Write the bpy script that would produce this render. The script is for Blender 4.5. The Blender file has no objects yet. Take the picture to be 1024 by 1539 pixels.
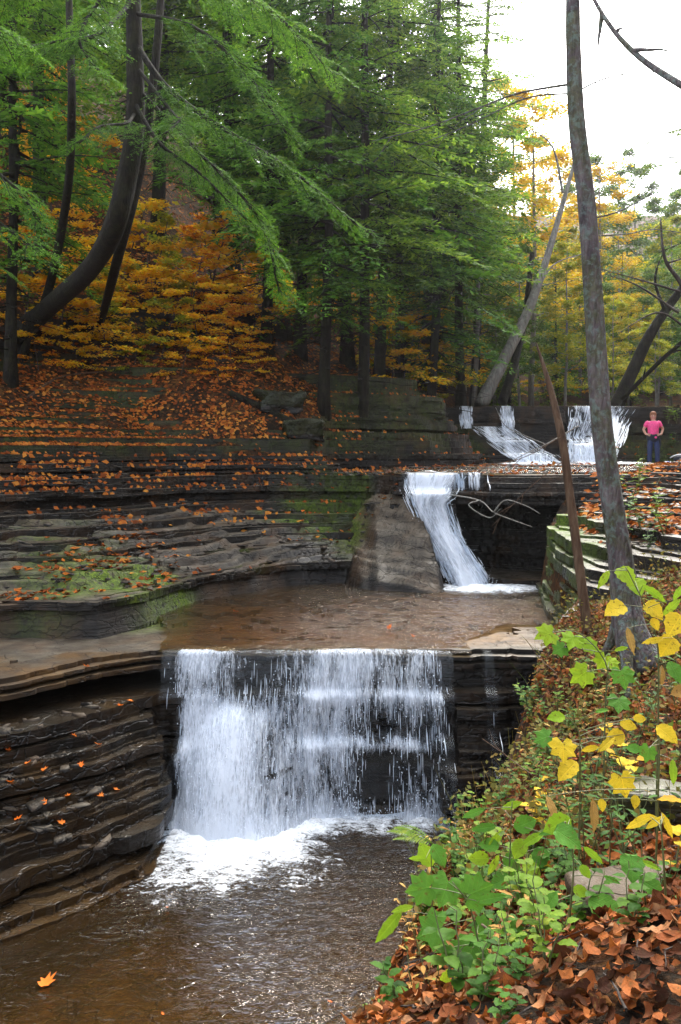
import bpy, math, random
import numpy as np
from mathutils import Vector, Matrix
random.seed(7)
RNG = np.random.default_rng(11)
SC = bpy.context.scene
COL = SC.collection
F, HZ = 1333.0, 680.0          # focal length and horizon row of the photograph, in its pixels

def P(px, py, Y):
    """real-world point seen at a photo pixel, at depth Y metres"""
    return np.array([(px - 512.0) / F * Y, Y, (HZ - py) / F * Y])

# ---------------------------------------------------------------- noise
def _hash(ix, iy, iz, seed):
    h = (ix.astype(np.int64) * 374761393 + iy.astype(np.int64) * 668265263
         + iz.astype(np.int64) * 2147483647 + seed * 1274126177) & 0xffffffff
    h = ((h ^ (h >> 13)) * 1274126177) & 0xffffffff
    h = ((h ^ (h >> 16)) * 2246822519) & 0xffffffff
    return ((h ^ (h >> 15)) & 0xffffff) / float(0xffffff)

def vn2(x, y, seed=0):
    x, y = np.broadcast_arrays(np.asarray(x, float), np.asarray(y, float))
    ix, iy = np.floor(x), np.floor(y)
    fx, fy = x - ix, y - iy
    fx, fy = fx * fx * (3 - 2 * fx), fy * fy * (3 - 2 * fy)
    z = np.zeros_like(ix)
    a, b = _hash(ix, iy, z, seed), _hash(ix + 1, iy, z, seed)
    c, d = _hash(ix, iy + 1, z, seed), _hash(ix + 1, iy + 1, z, seed)
    return (a + (b - a) * fx) * (1 - fy) + (c + (d - c) * fx) * fy

def fbm(x, y, seed=0, o=4):
    s, a, t = 0, 0.5, 0
    for k in range(o):
        s = s + a * (vn2(x, y, seed + 17 * k) - 0.5)
        t += a
        a *= 0.5
        x = np.asarray(x) * 2.03 + 5.1
        y = np.asarray(y) * 2.03 + 1.7
    return s / t * 2.0         # about -1..1

def sstep(a, b, x):
    t = np.clip((np.asarray(x, float) - a) / (b - a), 0, 1)
    return t * t * (3 - 2 * t)

def sd(poly, x, y):
    """signed distance to an open polyline, positive on its left side"""
    x, y = np.asarray(x, float), np.asarray(y, float)
    best = np.full(x.shape, 1e9)
    sgn = np.ones(x.shape)
    n = len(poly) - 1
    for i in range(n):
        ax, ay = poly[i]; bx, by = poly[i + 1]
        dx, dy = bx - ax, by - ay
        L2 = dx * dx + dy * dy
        t = ((x - ax) * dx + (y - ay) * dy) / L2
        tc = t.copy()
        tc = np.maximum(tc, 0) if i > 0 else tc
        tc = np.minimum(tc, 1) if i < n - 1 else tc
        d = np.hypot(x - ax - tc * dx, y - ay - tc * dy)
        cr = dx * (y - ay) - dy * (x - ax)
        m = d < best - 1e-9
        best = np.where(m, d, best)
        sgn = np.where(m, np.sign(cr), sgn)
    return best * sgn

# ---------------------------------------------------------------- meshes
def mesh_np(name, V, faces_by_n, mat=None, parent=None, smooth=False, col=None, attrs=None):
    """faces_by_n: list of int arrays (n faces, k corners); col: per-vertex rgb"""
    V = np.asarray(V, dtype=np.float32).reshape(-1, 3)
    me = bpy.data.meshes.new(name)
    fl = [np.asarray(f, dtype=np.int32) for f in faces_by_n if len(f)]
    nl = sum(f.size for f in fl); nf = sum(len(f) for f in fl)
    me.vertices.add(len(V)); me.vertices.foreach_set("co", V.ravel())
    me.loops.add(nl); me.polygons.add(nf)
    me.loops.foreach_set("vertex_index", np.concatenate([f.ravel() for f in fl]))
    tot = np.concatenate([np.full(len(f), f.shape[1], np.int32) for f in fl])
    st = np.concatenate([[0], np.cumsum(tot)[:-1]]).astype(np.int32)
    me.polygons.foreach_set("loop_start", st)
    try:
        me.polygons.foreach_set("loop_total", tot)
    except Exception:
        pass
    if smooth:
        me.polygons.foreach_set("use_smooth", np.ones(nf, bool))
    if col is not None:
        a = me.color_attributes.new("Col", 'FLOAT_COLOR', 'POINT')
        c = np.ones((len(V), 4), np.float32); c[:, :3] = col
        a.data.foreach_set("color", c.ravel())
    for k, v in (attrs or {}).items():
        a = me.attributes.new(k, 'FLOAT', 'POINT')
        a.data.foreach_set("value", np.asarray(v, np.float32).ravel())
    me.update(calc_edges=True)
    me.validate()
    ob = bpy.data.objects.new(name, me)
    COL.objects.link(ob)
    if mat is not None:
        me.materials.append(mat)
    if parent is not None:
        ob.parent = parent
    return ob

class MB:
    """collects vertices and faces of one mesh"""
    def __init__(s):
        s.V, s.F, s.C, s.n = [], {}, [], 0
    def add(s, V, F, c=None):
        V = np.asarray(V, float).reshape(-1, 3)
        F = np.asarray(F, int)
        if len(F):
            s.F.setdefault(F.shape[1], []).append(F + s.n)
        s.V.append(V); s.n += len(V)
        if c is None:
            c = (1, 1, 1)
        s.C.append(np.broadcast_to(np.asarray(c, float), V.shape))
    def build(s, name, mat, parent=None, smooth=False, origin=None, col=False):
        V = np.concatenate(s.V)
        if origin is not None:
            V = V - np.asarray(origin)
        ob = mesh_np(name, V, [np.concatenate(f) for f in s.F.values()], mat, parent, smooth,
                     np.concatenate(s.C) if col else None)
        if origin is not None and parent is None:
            ob.location = origin
        return ob

def frames(pts):
    pts = np.asarray(pts, float)
    T = np.gradient(pts, axis=0)
    T /= np.linalg.norm(T, axis=1, keepdims=True) + 1e-12
    ref = np.array([0, 1.0, 0]) if abs(T[0][1]) < 0.9 else np.array([1.0, 0, 0])
    U = []
    for t in T:
        u = ref - t * ref.dot(t)
        u /= np.linalg.norm(u) + 1e-12
        U.append(u); ref = u
    U = np.array(U)
    return T, U, np.cross(T, U)

def smooth_path(pts, n):
    """Catmull-Rom resample"""
    p = np.asarray(pts, float)
    p = np.vstack([2 * p[0] - p[1], p, 2 * p[-1] - p[-2]])
    m = len(p) - 3
    out = []
    for t in np.linspace(0, m - 1e-6, n):
        i = int(t); f = t - i
        a, b, c, d = p[i:i + 4]
        out.append(0.5 * (2 * b + (c - a) * f + (2 * a - 5 * b + 4 * c - d) * f * f + (3 * b - a - 3 * c + d) * f ** 3))
    return np.array(out)

def tube(mb, pts, rad, k=8, lump=0.0, seed=0, c=None, cap=True):
    pts = np.asarray(pts, float); n = len(pts)
    rad = np.broadcast_to(np.asarray(rad, float), (n,))
    T, U, W = frames(pts)
    a = np.linspace(0, 2 * np.pi, k, endpoint=False)
    ca, sa = np.cos(a), np.sin(a)
    R = rad[:, None] * np.ones((1, k))
    if lump:
        s = np.arange(n)[:, None] * 0.7
        R = R * (1 + lump * fbm(ca[None] * 2.3 + s * 0.35 + seed, sa[None] * 2.3 + s * 0.2, seed, 3))
    V = pts[:, None] + R[..., None] * (ca[None, :, None] * U[:, None] + sa[None, :, None] * W[:, None])
    i = np.arange(n - 1)[:, None] * k; j = np.arange(k)[None]; j2 = (j + 1) % k
    Fq = np.stack([i + j, i + j2, i + k + j2, i + k + j], -1).reshape(-1, 4)
    V = V.reshape(-1, 3)
    mb.add(V, Fq, c)
    if cap:
        base = mb.n - len(V)
        for r0, rev in ((0, True), ((n - 1) * k, False)):
            idx = np.arange(k) + r0
            idx = idx[::-1] if rev else idx
            mb.F.setdefault(k, []).append(np.array([idx]) + base)

def tag(o, label=None, cat=None, group=None, kind=None):
    if label: o["label"] = label
    if cat: o["category"] = cat
    if group: o["group"] = group
    if kind: o["kind"] = kind
    return o

def empty(name, loc, rz=0.0):
    o = bpy.data.objects.new(name, None)
    COL.objects.link(o)
    o.location = loc; o.rotation_euler = (0, 0, rz)
    o.empty_display_size = 0.2
    return o

def copy_thing(root, loc, rz, sc=1.0, label=None, group=None):
    r = root.copy(); COL.objects.link(r)
    r.location = loc; r.rotation_euler = (root.rotation_euler[0], root.rotation_euler[1], rz)
    r.scale = (sc, sc, sc) if np.isscalar(sc) else sc
    if label: r["label"] = label
    if group: r["group"] = group
    for ch in list(root.children):
        c = ch.copy(); COL.objects.link(c); c.parent = r
        for g in list(ch.children):
            d = g.copy(); COL.objects.link(d); d.parent = c
    return r

# ---------------------------------------------------------------- materials
class NT:
    def __init__(s, name):
        s.m = bpy.data.materials.new(name); s.m.use_nodes = True
        s.t = s.m.node_tree; s.t.nodes.clear()
        s.out = s.n('ShaderNodeOutputMaterial')
    def n(s, typ, **kw):
        nd = s.t.nodes.new(typ)
        for k, v in kw.items():
            if k.startswith('i_'):
                key = k[2:]
                key = int(key) if key.isdigit() else key.replace('_', ' ')
                if hasattr(v, 'is_output') or isinstance(v, bpy.types.NodeSocket):
                    s.t.links.new(v, nd.inputs[key])
                else:
                    nd.inputs[key].default_value = v
            else:
                setattr(nd, k, v)
        return nd
    def link(s, a, b): s.t.links.new(a, b)
    def math(s, op, a, b=0.5, c=None, clamp=False):
        nd = s.n('ShaderNodeMath', operation=op, use_clamp=clamp)
        for i, v in enumerate((a, b, c)):
            if v is None: continue
            if isinstance(v, bpy.types.NodeSocket): s.link(v, nd.inputs[i])
            else: nd.inputs[i].default_value = v
        return nd.outputs[0]
    def mixc(s, fac, a, b, mode='MIX'):
        nd = s.n('ShaderNodeMix', data_type='RGBA', blend_type=mode)
        for i, v in ((0, fac), (6, a), (7, b)):
            if isinstance(v, bpy.types.NodeSocket): s.link(v, nd.inputs[i])
            else: nd.inputs[i].default_value = v if i == 0 else (*v[:3], 1)
        return nd.outputs[2]
    def noise(s, vec, scale, detail=4, rough=0.55, dist=0.0):
        nd = s.n('ShaderNodeTexNoise', i_Scale=scale, i_Detail=detail, i_Roughness=rough, i_Distortion=dist)
        if vec is not None: s.link(vec, nd.inputs['Vector'])
        return nd
    def scale(s, vec, sx, sy, sz):
        nd = s.n('ShaderNodeMapping'); s.link(vec, nd.inputs['Vector'])
        nd.inputs['Scale'].default_value = (sx, sy, sz)
        return nd.outputs[0]
    def ramp(s, fac, stops):
        nd = s.n('ShaderNodeValToRGB'); s.link(fac, nd.inputs[0])
        e = nd.color_ramp.elements
        while len(e) < len(stops): e.new(0.5)
        for el, (p, c) in zip(e, stops):
            el.position = p
            el.color = (*c[:3], 1) if not np.isscalar(c) else (c, c, c, 1)
        return nd.outputs[0]
    def maprange(s, v, a, b, c=0.0, d=1.0):
        nd = s.n('ShaderNodeMapRange', i_1=a, i_2=b, i_3=c, i_4=d)
        s.link(v, nd.inputs[0])
        return nd.outputs[0]
    def geo(s): return s.n('ShaderNodeNewGeometry')
    def pos(s): return s.geo().outputs['Position']
    def bump(s, h, strength=0.5, dist=0.02, normal=None):
        nd = s.n('ShaderNodeBump', i_Strength=strength, i_Distance=dist)
        s.link(h, nd.inputs['Height'])
        if normal is not None: s.link(normal, nd.inputs['Normal'])
        return nd.outputs[0]
    def done(s, shader): s.link(shader, s.out.inputs['Surface']); return s.m
# ================================================================ terrain
ZP, ZU = -4.46, -2.53           # water levels of the lower and the upper pool
TOE = [(-9, 12), (-4.9, 12.6), (-3.4, 12.5), (-2.9, 13.3), (-2.4, 15.1), (-.92, 16.8), (.1, 17.15), (1.4, 17.3), (2.2, 17.6)]
BASE = [(-10, 13.9), (-6.2, 15.0), (-4.5, 16.8), (-3.2, 18.6), (-1.5, 19.4), (0.1, 19.55), (0.7, 19.75), (0.6, 21.5)]
HILL = [(-14, 14.6), (-9, 15.1), (-6.6, 16.1), (-5.1, 17.8), (-3.9, 19.6), (-1.7, 20.5), (-0.8, 20.9), (-0.5, 22.2), (0.9, 24.8), (2.3, 28), (4, 34), (7, 45), (14, 70), (30, 130)]
LIP = [(-9, 8.6), (-4.6, 9.3), (-3.7, 10.0), (-2.9, 11.0), (-2.3, 11.4), (-1, 11.35), (0, 11.4), (1.6, 11.3), (3.4, 11.35), (6, 11.2)]
MID = [(-0.6, 19.9), (0.35, 19.3), (0.85, 18.6), (1.2, 18.1), (2.8, 17.9), (3.6, 17.4), (5, 17.2), (9, 17.0)]
DARK = [(-3, 21.4), (0.2, 21.9), (2.6, 22.9), (3.9, 24.4), (4.3, 26.2), (3.6, 28.3), (3.0, 30)]
TOP = [(2.0, 28.0), (4, 28), (7, 27.9), (9, 28.1), (16, 28)]
RY = [0, 2.5, 3.2, 4, 5.5, 7, 8, 10, 11.5, 14, 16.5, 17.5, 20, 25, 27.9, 29, 40, 70, 130]
RX = [-.3, -.05, .05, .144, .5, .93, 1.7, 2.3, 3.2, 3.5, 3.9, 4.6, 6.2, 8.6, 10.2, 11, 15, 28, 60]
RZ = [-1.65, -1.9, -2.1, -2.58, -2.9, -3.0, -2.9, -2.2, -1.5, -1.3, -1.2, -.62, -.5, -.42, -.42, 1.5, 2, 4, 8]
RS = [.1, .25, .4, .51, .55, .7, .9, .5, .3, .25, .25, .2, .15, .1, .1, .2, .35, .4, .4]

def hill_z(x, y):
    """leaf-covered slope on the left of the stream; -1e3 off it"""
    d = sd(HILL, x, y)
    b = np.interp(y, [0, 17, 20, 23, 28, 45, 130], [-.08, -.05, .05, 1.1, 1.7, 3.5, 9])
    z = b + np.interp(d, [0, 1.5, 3.6, 3.75, 5.5, 12, 25, 60], [0, .75, 1.75, 2.5, 3.4, 8.6, 21, 48])
    z = z + sstep(0.3, 3, d) * 0.25 * fbm(x * .55, y * .55, 31) + sstep(4, 9, d) * .9 * fbm(x * .16, y * .16, 5)
    return np.where(d > 0, z, b + d * 2.5)

def right_z(x, y):
    xe, ze, s = np.interp(y, RY, RX), np.interp(y, RY, RZ), np.interp(y, RY, RS)
    d = x - xe
    cap = np.interp(y, [0, 6, 9, 12, 30], [1.2, 1.4, 1.4, 5, 50])
    up = ze + s * np.minimum(d, cap) + np.maximum(d - cap, 0) * s * np.interp(y, [0, 9, 14], [.25, .3, .8])
    dn = ze + d * np.interp(y, [0, 8, 11, 12], [2.0, 2.2, 3.5, 6])
    return np.where(d > 0, up + .10 * fbm(x * 1.1, y * 1.1, 9) * sstep(0, .6, d), dn)

def ground_z(x, y):
    bed = np.interp(y, [0, 28.4, 28.9, 42, 60, 90, 150], [-5.3, -5.3, 1.25, 1.7, 5.5, 19, 40])
    r = right_z(x, y)
    rock = sstep(10.2, 11.2, y) * (1 - sstep(28.5, 30, y))
    r = r - rock * (.14 - .16 * fbm(x * .7, y * .7, 77)) * (1 - sstep(1.5, 6, x - np.interp(y, RY, RX)))
    h = hill_z(x, y)
    dh = sd(HILL, x, y)
    h = h + np.interp(dh, [0, .35, 1.2, 3.2, 3.5, 4.2, 6], [-.10, .10, .20, .20, -.05, .15, .2]) + .2 * fbm(x * .8, y * .8, 41) * (1 - sstep(5, 10, dh)) - .22 * sstep(-3.2, -5.2, x) * sstep(3.2, 1.5, dh)
    g = np.maximum(np.maximum(h, r), bed)
    # unseen slopes, added on the right and behind to block sky light
    out = np.maximum(x - (.43 * np.maximum(y, 0) + 4.5), 0)
    g = g + np.interp(out, [0, 3, 14, 40], [0, 1.6, 13, 30]) * (y < 60) + np.interp(-y, [2.5, 5, 20], [0, 1.5, 16]) * (1 + .1 * fbm(x * .2, y * .2, 300))
    return g

def rock_h(x, y):
    h = np.full(x.shape, -5.02) + .10 * fbm(x * .8, y * .8, 2)
    dl = -sd(LIP, x, y) + .05 * fbm(x * 2.6, y * 0, 222) + .02 * fbm(x * 9, y * 0, 223)    # >0 in front of the lip (towards the camera)
    w = fbm(x * .9, y * .9, 3)
    # --- wet rock left of the lower falls
    lf = (x + .12 * w < -2.5 + .42 * np.clip(dl, 0, 1.1)).astype(float)
    toe = np.interp(x, [-4.5, -3, -2.2], [.45, .15, 0])
    slope = np.where(dl > 0, np.interp(dl - toe * sstep(.5, 1.5, dl) + .13 * fbm(x * .8, y * .8, 26), [0, .28, .55, .57, .85, .87, 1.1, 1.12, 1.4, 1.42, 1.75, 1.77], [-2.98, -3.03, -3.14, -3.26, -3.44, -3.62, -3.74, -3.95, -4.06, -4.27, -4.36, -5.1]) + .09 * w, -2.98)
    h = np.maximum(h, np.where(lf > .5, slope, -9))
    # --- steps under the lower falls
    rt = sstep(.2, .9, x)
    st = np.interp(dl, [0, .20, .24, .40, .46], [-3.02, -3.04, -3.56, -3.62, -5]) + .05 * w
    bul = -3.05 - .55 * np.clip(((x + 1.25) / .62) ** 2 + (dl / .66) ** 2, 0, 9)      # the bulge that throws up white water
    bul = np.maximum(bul, -3.6 - 1.2 * np.clip(((x + 1.62) / .5) ** 2 + (dl / .85) ** 2, 0, 9))
    h = np.maximum(h, np.where(dl > -.1, np.maximum(st, bul), -9))
    rst = np.interp(dl, [0, .28, .3, .5, .55, .8, .85, 1.1, 1.15], [-3.0, -3.02, -3.5, -3.55, -3.8, -3.85, -4.2, -4.25, -5]) + .05 * w
    h = np.maximum(h, np.where((x > 1.15 + .3 * w) & (dl > -.1), rst, -9))
    # --- upper pool floor and lip slab
    up = dl < 0.02 * w
    fl = np.where(dl > -.75, -2.56, -2.60) + .035 * fbm(x * .5, y * .8, 4) + .03 * sstep(1.2, 2.4, x) * sstep(-2, 0, dl)
    h = np.where(up, np.maximum(h, fl), h)
    # --- left shelf
    dt, db = sd(TOE, x, y), sd(BASE, x, y)
    t = np.clip(dt / np.maximum(dt - db, .05), 0, 1)
    sh = np.interp(t + .07 * fbm(x * .7, y * .7, 8), [0, .24, .26, .55, .58, .85, .88, 1], [-2.12, -1.98, -1.78, -1.60, -1.36, -1.22, -1.08, -1.02]) + .06 * fbm(x * .45, y * .45, 8) + .03 * w
    sh = np.where(dt > 0, sh - .07 * sstep(.25, .6, dt), -9)
    bz = np.interp(db, [0, .05, .3, .33, .62, .66, .95, 1.0, 1.6, 2.2], [-1.0, -.72, -.70, -.5, -.47, -.28, -.25, -.1, -.02, .1]) + .05 * w
    sh = np.where(db > 0, bz, sh)
    h = np.maximum(h, np.where(y > 8, sh, -9))
    # --- platform above the middle fall, with its low steps
    dm = sd(MID, x, y)
    pl = np.interp(dm, [0, 2.4, 2.45, 5, 5.05, 12], [-.45, -.44, -.40, -.38, -.35, -.33]) + .03 * fbm(x * .7, y * .7, 12)
    h = np.where(dm > 0, np.maximum(h, pl), h)
    led = np.where((dm > -.42 + .1 * w) & (x > 1.0), -.78, -9)
    led = np.where((dm > -.22 + .1 * w) & (x > 2.9), np.maximum(led, -.62), led)
    h = np.maximum(h, led)
    # --- smooth water-worn rock left of the middle fall
    cx = np.interp(dm, [-1.4, 0], [1.75, 1.45])
    rs = np.interp(-dm + .35 * np.maximum(0, .55 - x) - .12 * np.sin(x * 5.0), [0, .35, .55, 1.0, 1.25, 1.5], [-.6, -.95, -1.35, -2.0, -2.3, -2.75]) + .07 * w
    h = np.maximum(h, np.where((x > .5) & (x < cx + .1 * w) & (dm > -1.6), rs - .1, -9))
    ch = np.interp(-dm + .5 * np.abs(x - np.interp(-dm, [0, 1.2], [1.75, 2.35])), [0, .3, 1.1, 1.3], [-.7, -1.0, -2.4, -2.9])
    h = np.maximum(h, np.where((x > 1.2) & (x < 2.75) & (dm > -1.3), ch, -9))
    # --- dark stepped wall left of the top falls
    dd = sd(DARK, x, y)
    dz = np.interp(dd + .22 * w, [0, .05, .5, .55, .9, .95, 1.2, 1.25, 1.9, 1.95, 3], [-.4, -.05, .0, .45, .5, 1.0, 1.02, 1.55, 1.6, 1.95, 2.1])
    h = np.maximum(h, np.where(dd > 0, dz, -9))
    # --- top ledge
    du = sd(TOP, x, y)
    tz = np.interp(du + .1 * w, [-1.6, -1.55, -.9, -.85, -.28, -.25, 0, .04], [-.4, -.1, -.05, .35, .4, .95, 1.0, 1.44])
    tz = np.where(du > .04, 1.44, tz) + .02 * w
    h = np.maximum(h, np.where((du > -1.6) & (x > 2.0), tz, -9))
    ch2 = 1.1 - 1.25 * np.hypot((x - np.interp(-du, [0, 3], [4.2, 5.2])) * .55, np.maximum(-du, 0) * .75)
    h = np.maximum(h, np.where((du < .1) & (du > -3), ch2, -9))
    ch3 = 1.2 - 1.0 * np.hypot((x - np.interp(-du, [0, 2.5], [8.6, 7.9])) * .75, np.maximum(-du, 0) * .75)
    h = np.maximum(h, np.where((du < .1) & (du > -3), ch3, -9))
    # --- right bank
    r = right_z(x, y) + .10 * fbm(x * .5, y * .9, 14)
    h = np.maximum(h, np.where(y > 10.4, r, -9))
    h = np.maximum(h, np.where((y > 17.3) & (x > 5.2 + .5 * w), np.interp(y, [17, 19, 20.5, 24, 28], [-.60, -.54, -.48, -.46, -.44]), -9))
    # --- rock that shows through the slope
    dh = sd(HILL, x, y)
    h = np.maximum(h, np.where((dh > -.4) & (dh < 6), hill_z(x, y) + .02 - sstep(4.5, 6, dh) * .6, -9))
    return h

def build_rock(mat):
    g = .06
    xs = np.arange(-13.5, 13.0, g); ys = np.arange(6.0, 30.6, g)
    X, Y = np.meshgrid(xs, ys)
    h = rock_h(X, Y)
    # uphill direction from a blurred copy
    hb = h.copy()
    for _ in range(6):
        hb = (hb + np.roll(hb, 1, 0) + np.roll(hb, -1, 0) + np.roll(hb, 1, 1) + np.roll(hb, -1, 1)) / 5
    gy, gx = np.gradient(hb, g)
    for _ in range(4):
        gx = (gx + np.roll(gx, 2, 0) + np.roll(gx, -2, 0) + np.roll(gx, 2, 1) + np.roll(gx, -2, 1)) / 5
        gy = (gy + np.roll(gy, 2, 0) + np.roll(gy, -2, 0) + np.roll(gy, 2, 1) + np.roll(gy, -2, 1)) / 5
    gm = np.hypot(gx, gy) + .25
    ux, uy = gx / gm, gy / gm
    ny, nx = h.shape
    def sample(ox, oy):
        fx = np.clip((X + ox - xs[0]) / g, 0, nx - 1.001); fy = np.clip((Y + oy - ys[0]) / g, 0, ny - 1.001)
        ix, iy = fx.astype(int), fy.astype(int); tx, ty = fx - ix, fy - iy
        return (h[iy, ix] * (1 - tx) + h[iy, ix + 1] * tx) * (1 - ty) + (h[iy + 1, ix] * (1 - tx) + h[iy + 1, ix + 1] * tx) * ty
    # bedding planes
    rng = np.random.default_rng(5)
    zs = [-5.12]
    keys = [-4.25, -3.02, -2.80, -2.56, -1.0, -.78, -.60, -.45, -.36, 1.0, 1.12, 1.44]
    while zs[-1] < 4.6:
        z = zs[-1]
        t = rng.choice([.028, .04, .055, .08, .12, .17], p=[.16, .24, .22, .18, .13, .07])
        if z > 1.6: t = rng.choice([.1, .16, .25, .32])
        nxt = z + t
        for k in keys:
            if z < k - 1e-6 and nxt > k - .022: nxt = k; break
        zs.append(nxt)
    zs = np.array(zs)
    w = fbm(X * 1.7, Y * 1.7, 21)
    vis = (np.abs(X) < .385 * Y + 2.6)
    rx = np.interp(Y, RY, RX)
    dl = -sd(LIP, X, Y); dm = sd(MID, X, Y); dtoe = sd(TOE, X, Y); dtop = sd(TOP, X, Y)
    solids = []
    for k in range(len(zs) - 1):
        zm = .5 * (zs[k] + zs[k + 1]); th = zs[k + 1] - zs[k]
        s0 = rng.random(); s = -.03 if th > .1 else (.20 if s0 > .62 else .06 * s0)
        s = s + .09 * fbm(X * .8 + k * 3.1, Y * .8, 50 + k % 7) + .035 * fbm(X * 3 + k * 1.7, Y * 3, 60)
        a = .35 + .5 * (k % 3); q = 1.1 if th > .1 else .55
        bx = np.floor((X * math.cos(a) + Y * math.sin(a)) / q); by = np.floor((-X * math.sin(a) + Y * math.cos(a)) / (q * 1.4))
        s = s + .11 * (_hash(bx, by, np.full_like(bx, k // 2), 3) - .5) * (_hash(bx, by, np.full_like(bx, k // 2), 9) > .45)
        f = sample(-ux * np.maximum(s, -.12), -uy * np.maximum(s, -.12)) - zm
        f = f + (.018 * w + .03 * fbm(X * 2.2, Y * 2.2 + k * .37, 71)) * np.where(zm < 1.7, 1, 2)
        # caves and undercuts
        if -3.02 < zm < -2.82:                                     # under the lip slab, left
            dep = np.interp(X, [-5, -3, -2.25, -1.9], [1.3, 1.2, .9, .1])
            f = np.minimum(f, (-dl - dep * .9) * 3)
        if -3.9 < zm < -3.1:                                       # hollow behind the falling water
            dep = .45 * np.sin((zm + 3.9) / .8 * 3.14) * sstep(-.6, .2, X) * (1 - sstep(1.1, 1.5, X))
            f = np.where((dep > .03) & (dl < .6), np.minimum(f, (-dl - dep) * 3), f)
        if -2.5 < zm < -1.02:                                      # black cave beside the middle fall
            dep = 1.1 + .25 * fbm(Y * 0 + X * .6, X * 0 + k * .35, 5)
            cv = np.maximum(np.abs(X - 3.35) - (1.05 if zm > -1.6 else 1.15), np.maximum(-(dm + dep), dm - 50)) if False else None
            inside = (X > 2.3 + .1 * w) & (X < rx + .5) & (dm < dep) & (Y > 15.6)
            f = np.where(inside & (X < 4.7), -1, f)
        if -2.55 < zm < -2.2:                                      # undercut of the left shelf
            f = np.where((dtoe > -.3) & (dtoe < .5) & (X < .2), np.minimum(f, (dtoe - .32) * 3), f)
        if -.2 < zm < .9:                                          # shadowed seam below the top ledge
            f = np.where((dtop > -1.2) & (X > 5.6) & (X < 7.0), np.minimum(f, dtop - .05), f)
        f = np.where(vis, f, -1)
        f[0, :] = f[-1, :] = -1; f[:, 0] = f[:, -1] = -1
        solids.append(f)
    warp = .035 * fbm(X * .35, Y * .35, 91) + .012 * fbm(X * 1.6, Y * 1.6, 92)
    tops = [zs[k + 1] for k in range(len(solids))]
    outV, outF, base = [], {}, 0
    topz = np.full(X.shape, -9.0)
    for k, f in enumerate(solids): topz = np.where(f > 0, np.maximum(topz, tops[k]), topz)
    topz = topz + warp
    xs_c = xs[:-1]; ys_c = ys[:-1]
    full = [((f[:-1, :-1] > 0) & (f[:-1, 1:] > 0) & (f[1:, 1:] > 0) & (f[1:, :-1] > 0)) for f in solids]
    for k, f in enumerate(solids):
        c = np.stack([f[:-1, :-1], f[:-1, 1:], f[1:, 1:], f[1:, :-1]], -1)   # SW SE NE NW
        ins = c > 0
        case = ins @ np.array([1, 2, 4, 8])
        up = full[k + 1] if k + 1 < len(solids) else np.zeros_like(full[k])
        dn = full[k - 1] if k > 0 else np.ones_like(full[k])
        zt, zb = zs[k + 1], zs[k]
        def pts(sel):
            iy, ix = np.nonzero(sel)
            cx = xs[ix][:, None] + np.array([0, g, g, 0]); cy = ys[iy][:, None] + np.array([0, 0, g, g])
            cw = np.stack([warp[iy, ix], warp[iy, ix + 1], warp[iy + 1, ix + 1], warp[iy + 1, ix]], -1)
            cv = c[iy, ix]
            n2 = np.roll(np.arange(4), -1)
            tt = np.clip(cv / np.where(np.abs(cv - cv[:, n2]) < 1e-9, 1e-9, cv - cv[:, n2]), .02, .98)
            ex = cx + (cx[:, n2] - cx) * tt; ey = cy + (cy[:, n2] - cy) * tt; ew = cw + (cw[:, n2] - cw) * tt
            return np.concatenate([cx, ex], 1), np.concatenate([cy, ey], 1), np.concatenate([cw, ew], 1)
        for cs in range(1, 16):
            sel0 = case == cs
            b = [(cs >> i) & 1 for i in range(4)]
            poly = []
            for i in range(4):
                if b[i]: poly.append(i)
                if b[i] != b[(i + 1) % 4]: poly.append(4 + i)
            for top in (True, False):
                sel = sel0 & ~(up if top else dn)
                if not sel.any(): continue
                px, py, pw = pts(sel)
                n = len(px); m = len(poly)
                V = np.stack([px[:, poly], py[:, poly], (zt if top else zb) + pw[:, poly]], -1)
                idx = np.arange(n * m).reshape(n, m) + base
                if not top: idx = idx[:, ::-1]
                outV.append(V.reshape(-1, 3)); outF.setdefault(m, []).append(idx); base += n * m
            if cs == 15: continue
            if not sel0.any(): continue
            px, py, pw = pts(sel0)
            n = len(px)
            for q in range(len(poly)):
                a_, b_ = poly[q], poly[(q + 1) % len(poly)]
                if a_ >= 4 and b_ >= 4:
                    V = np.stack([np.stack([px[:, a_], py[:, a_], zb + pw[:, a_]], -1), np.stack([px[:, b_], py[:, b_], zb + pw[:, b_]], -1),
                                  np.stack([px[:, b_], py[:, b_], zt + pw[:, b_]], -1), np.stack([px[:, a_], py[:, a_], zt + pw[:, a_]], -1)], 1)
                    idx = np.arange(n * 4).reshape(n, 4) + base
                    outV.append(V.reshape(-1, 3)); outF.setdefault(4, []).append(idx); base += n * 4
    V = np.concatenate(outV)
    # moss patches and leaf-stained patches belong to places, so they are stored on the mesh
    x, y, z = V.T
    n1 = fbm(x * 1.3, y * 1.3 + z, 101); n2 = fbm(x * 5, y * 5 + z * 4, 102)
    def blob(cx, cy, r): return sstep(1.15, .3, np.hypot(x - cx, y - cy) / r)
    moss = 1.3 * blob(-.3, 19.4, 1.2) + .8 * blob(.35, 17.6, .5) + .8 * blob(-3.0, 13.8, 1.0) + .55 * blob(-4.0, 14.0, 1.0) + .6 * blob(-1.9, 16.6, .6)
    moss = moss + .8 * blob(-2.4, 10.6, .5) * 0 + .7 * blob(4.0, 21.5, 1.1) + .55 * blob(3.6, 27.0, 1.0) + .5 * blob(9.6, 26.6, 1.4) + .45 * blob(8.6, 24, 1.2)
    mr = sstep(.75, .1, np.abs(x - np.interp(y, RY, RX) - .1)) * sstep(11.2, 12, y) * (1 - sstep(15.8, 16.6, y))
    moss = np.maximum(moss, 1.0 * mr)
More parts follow.
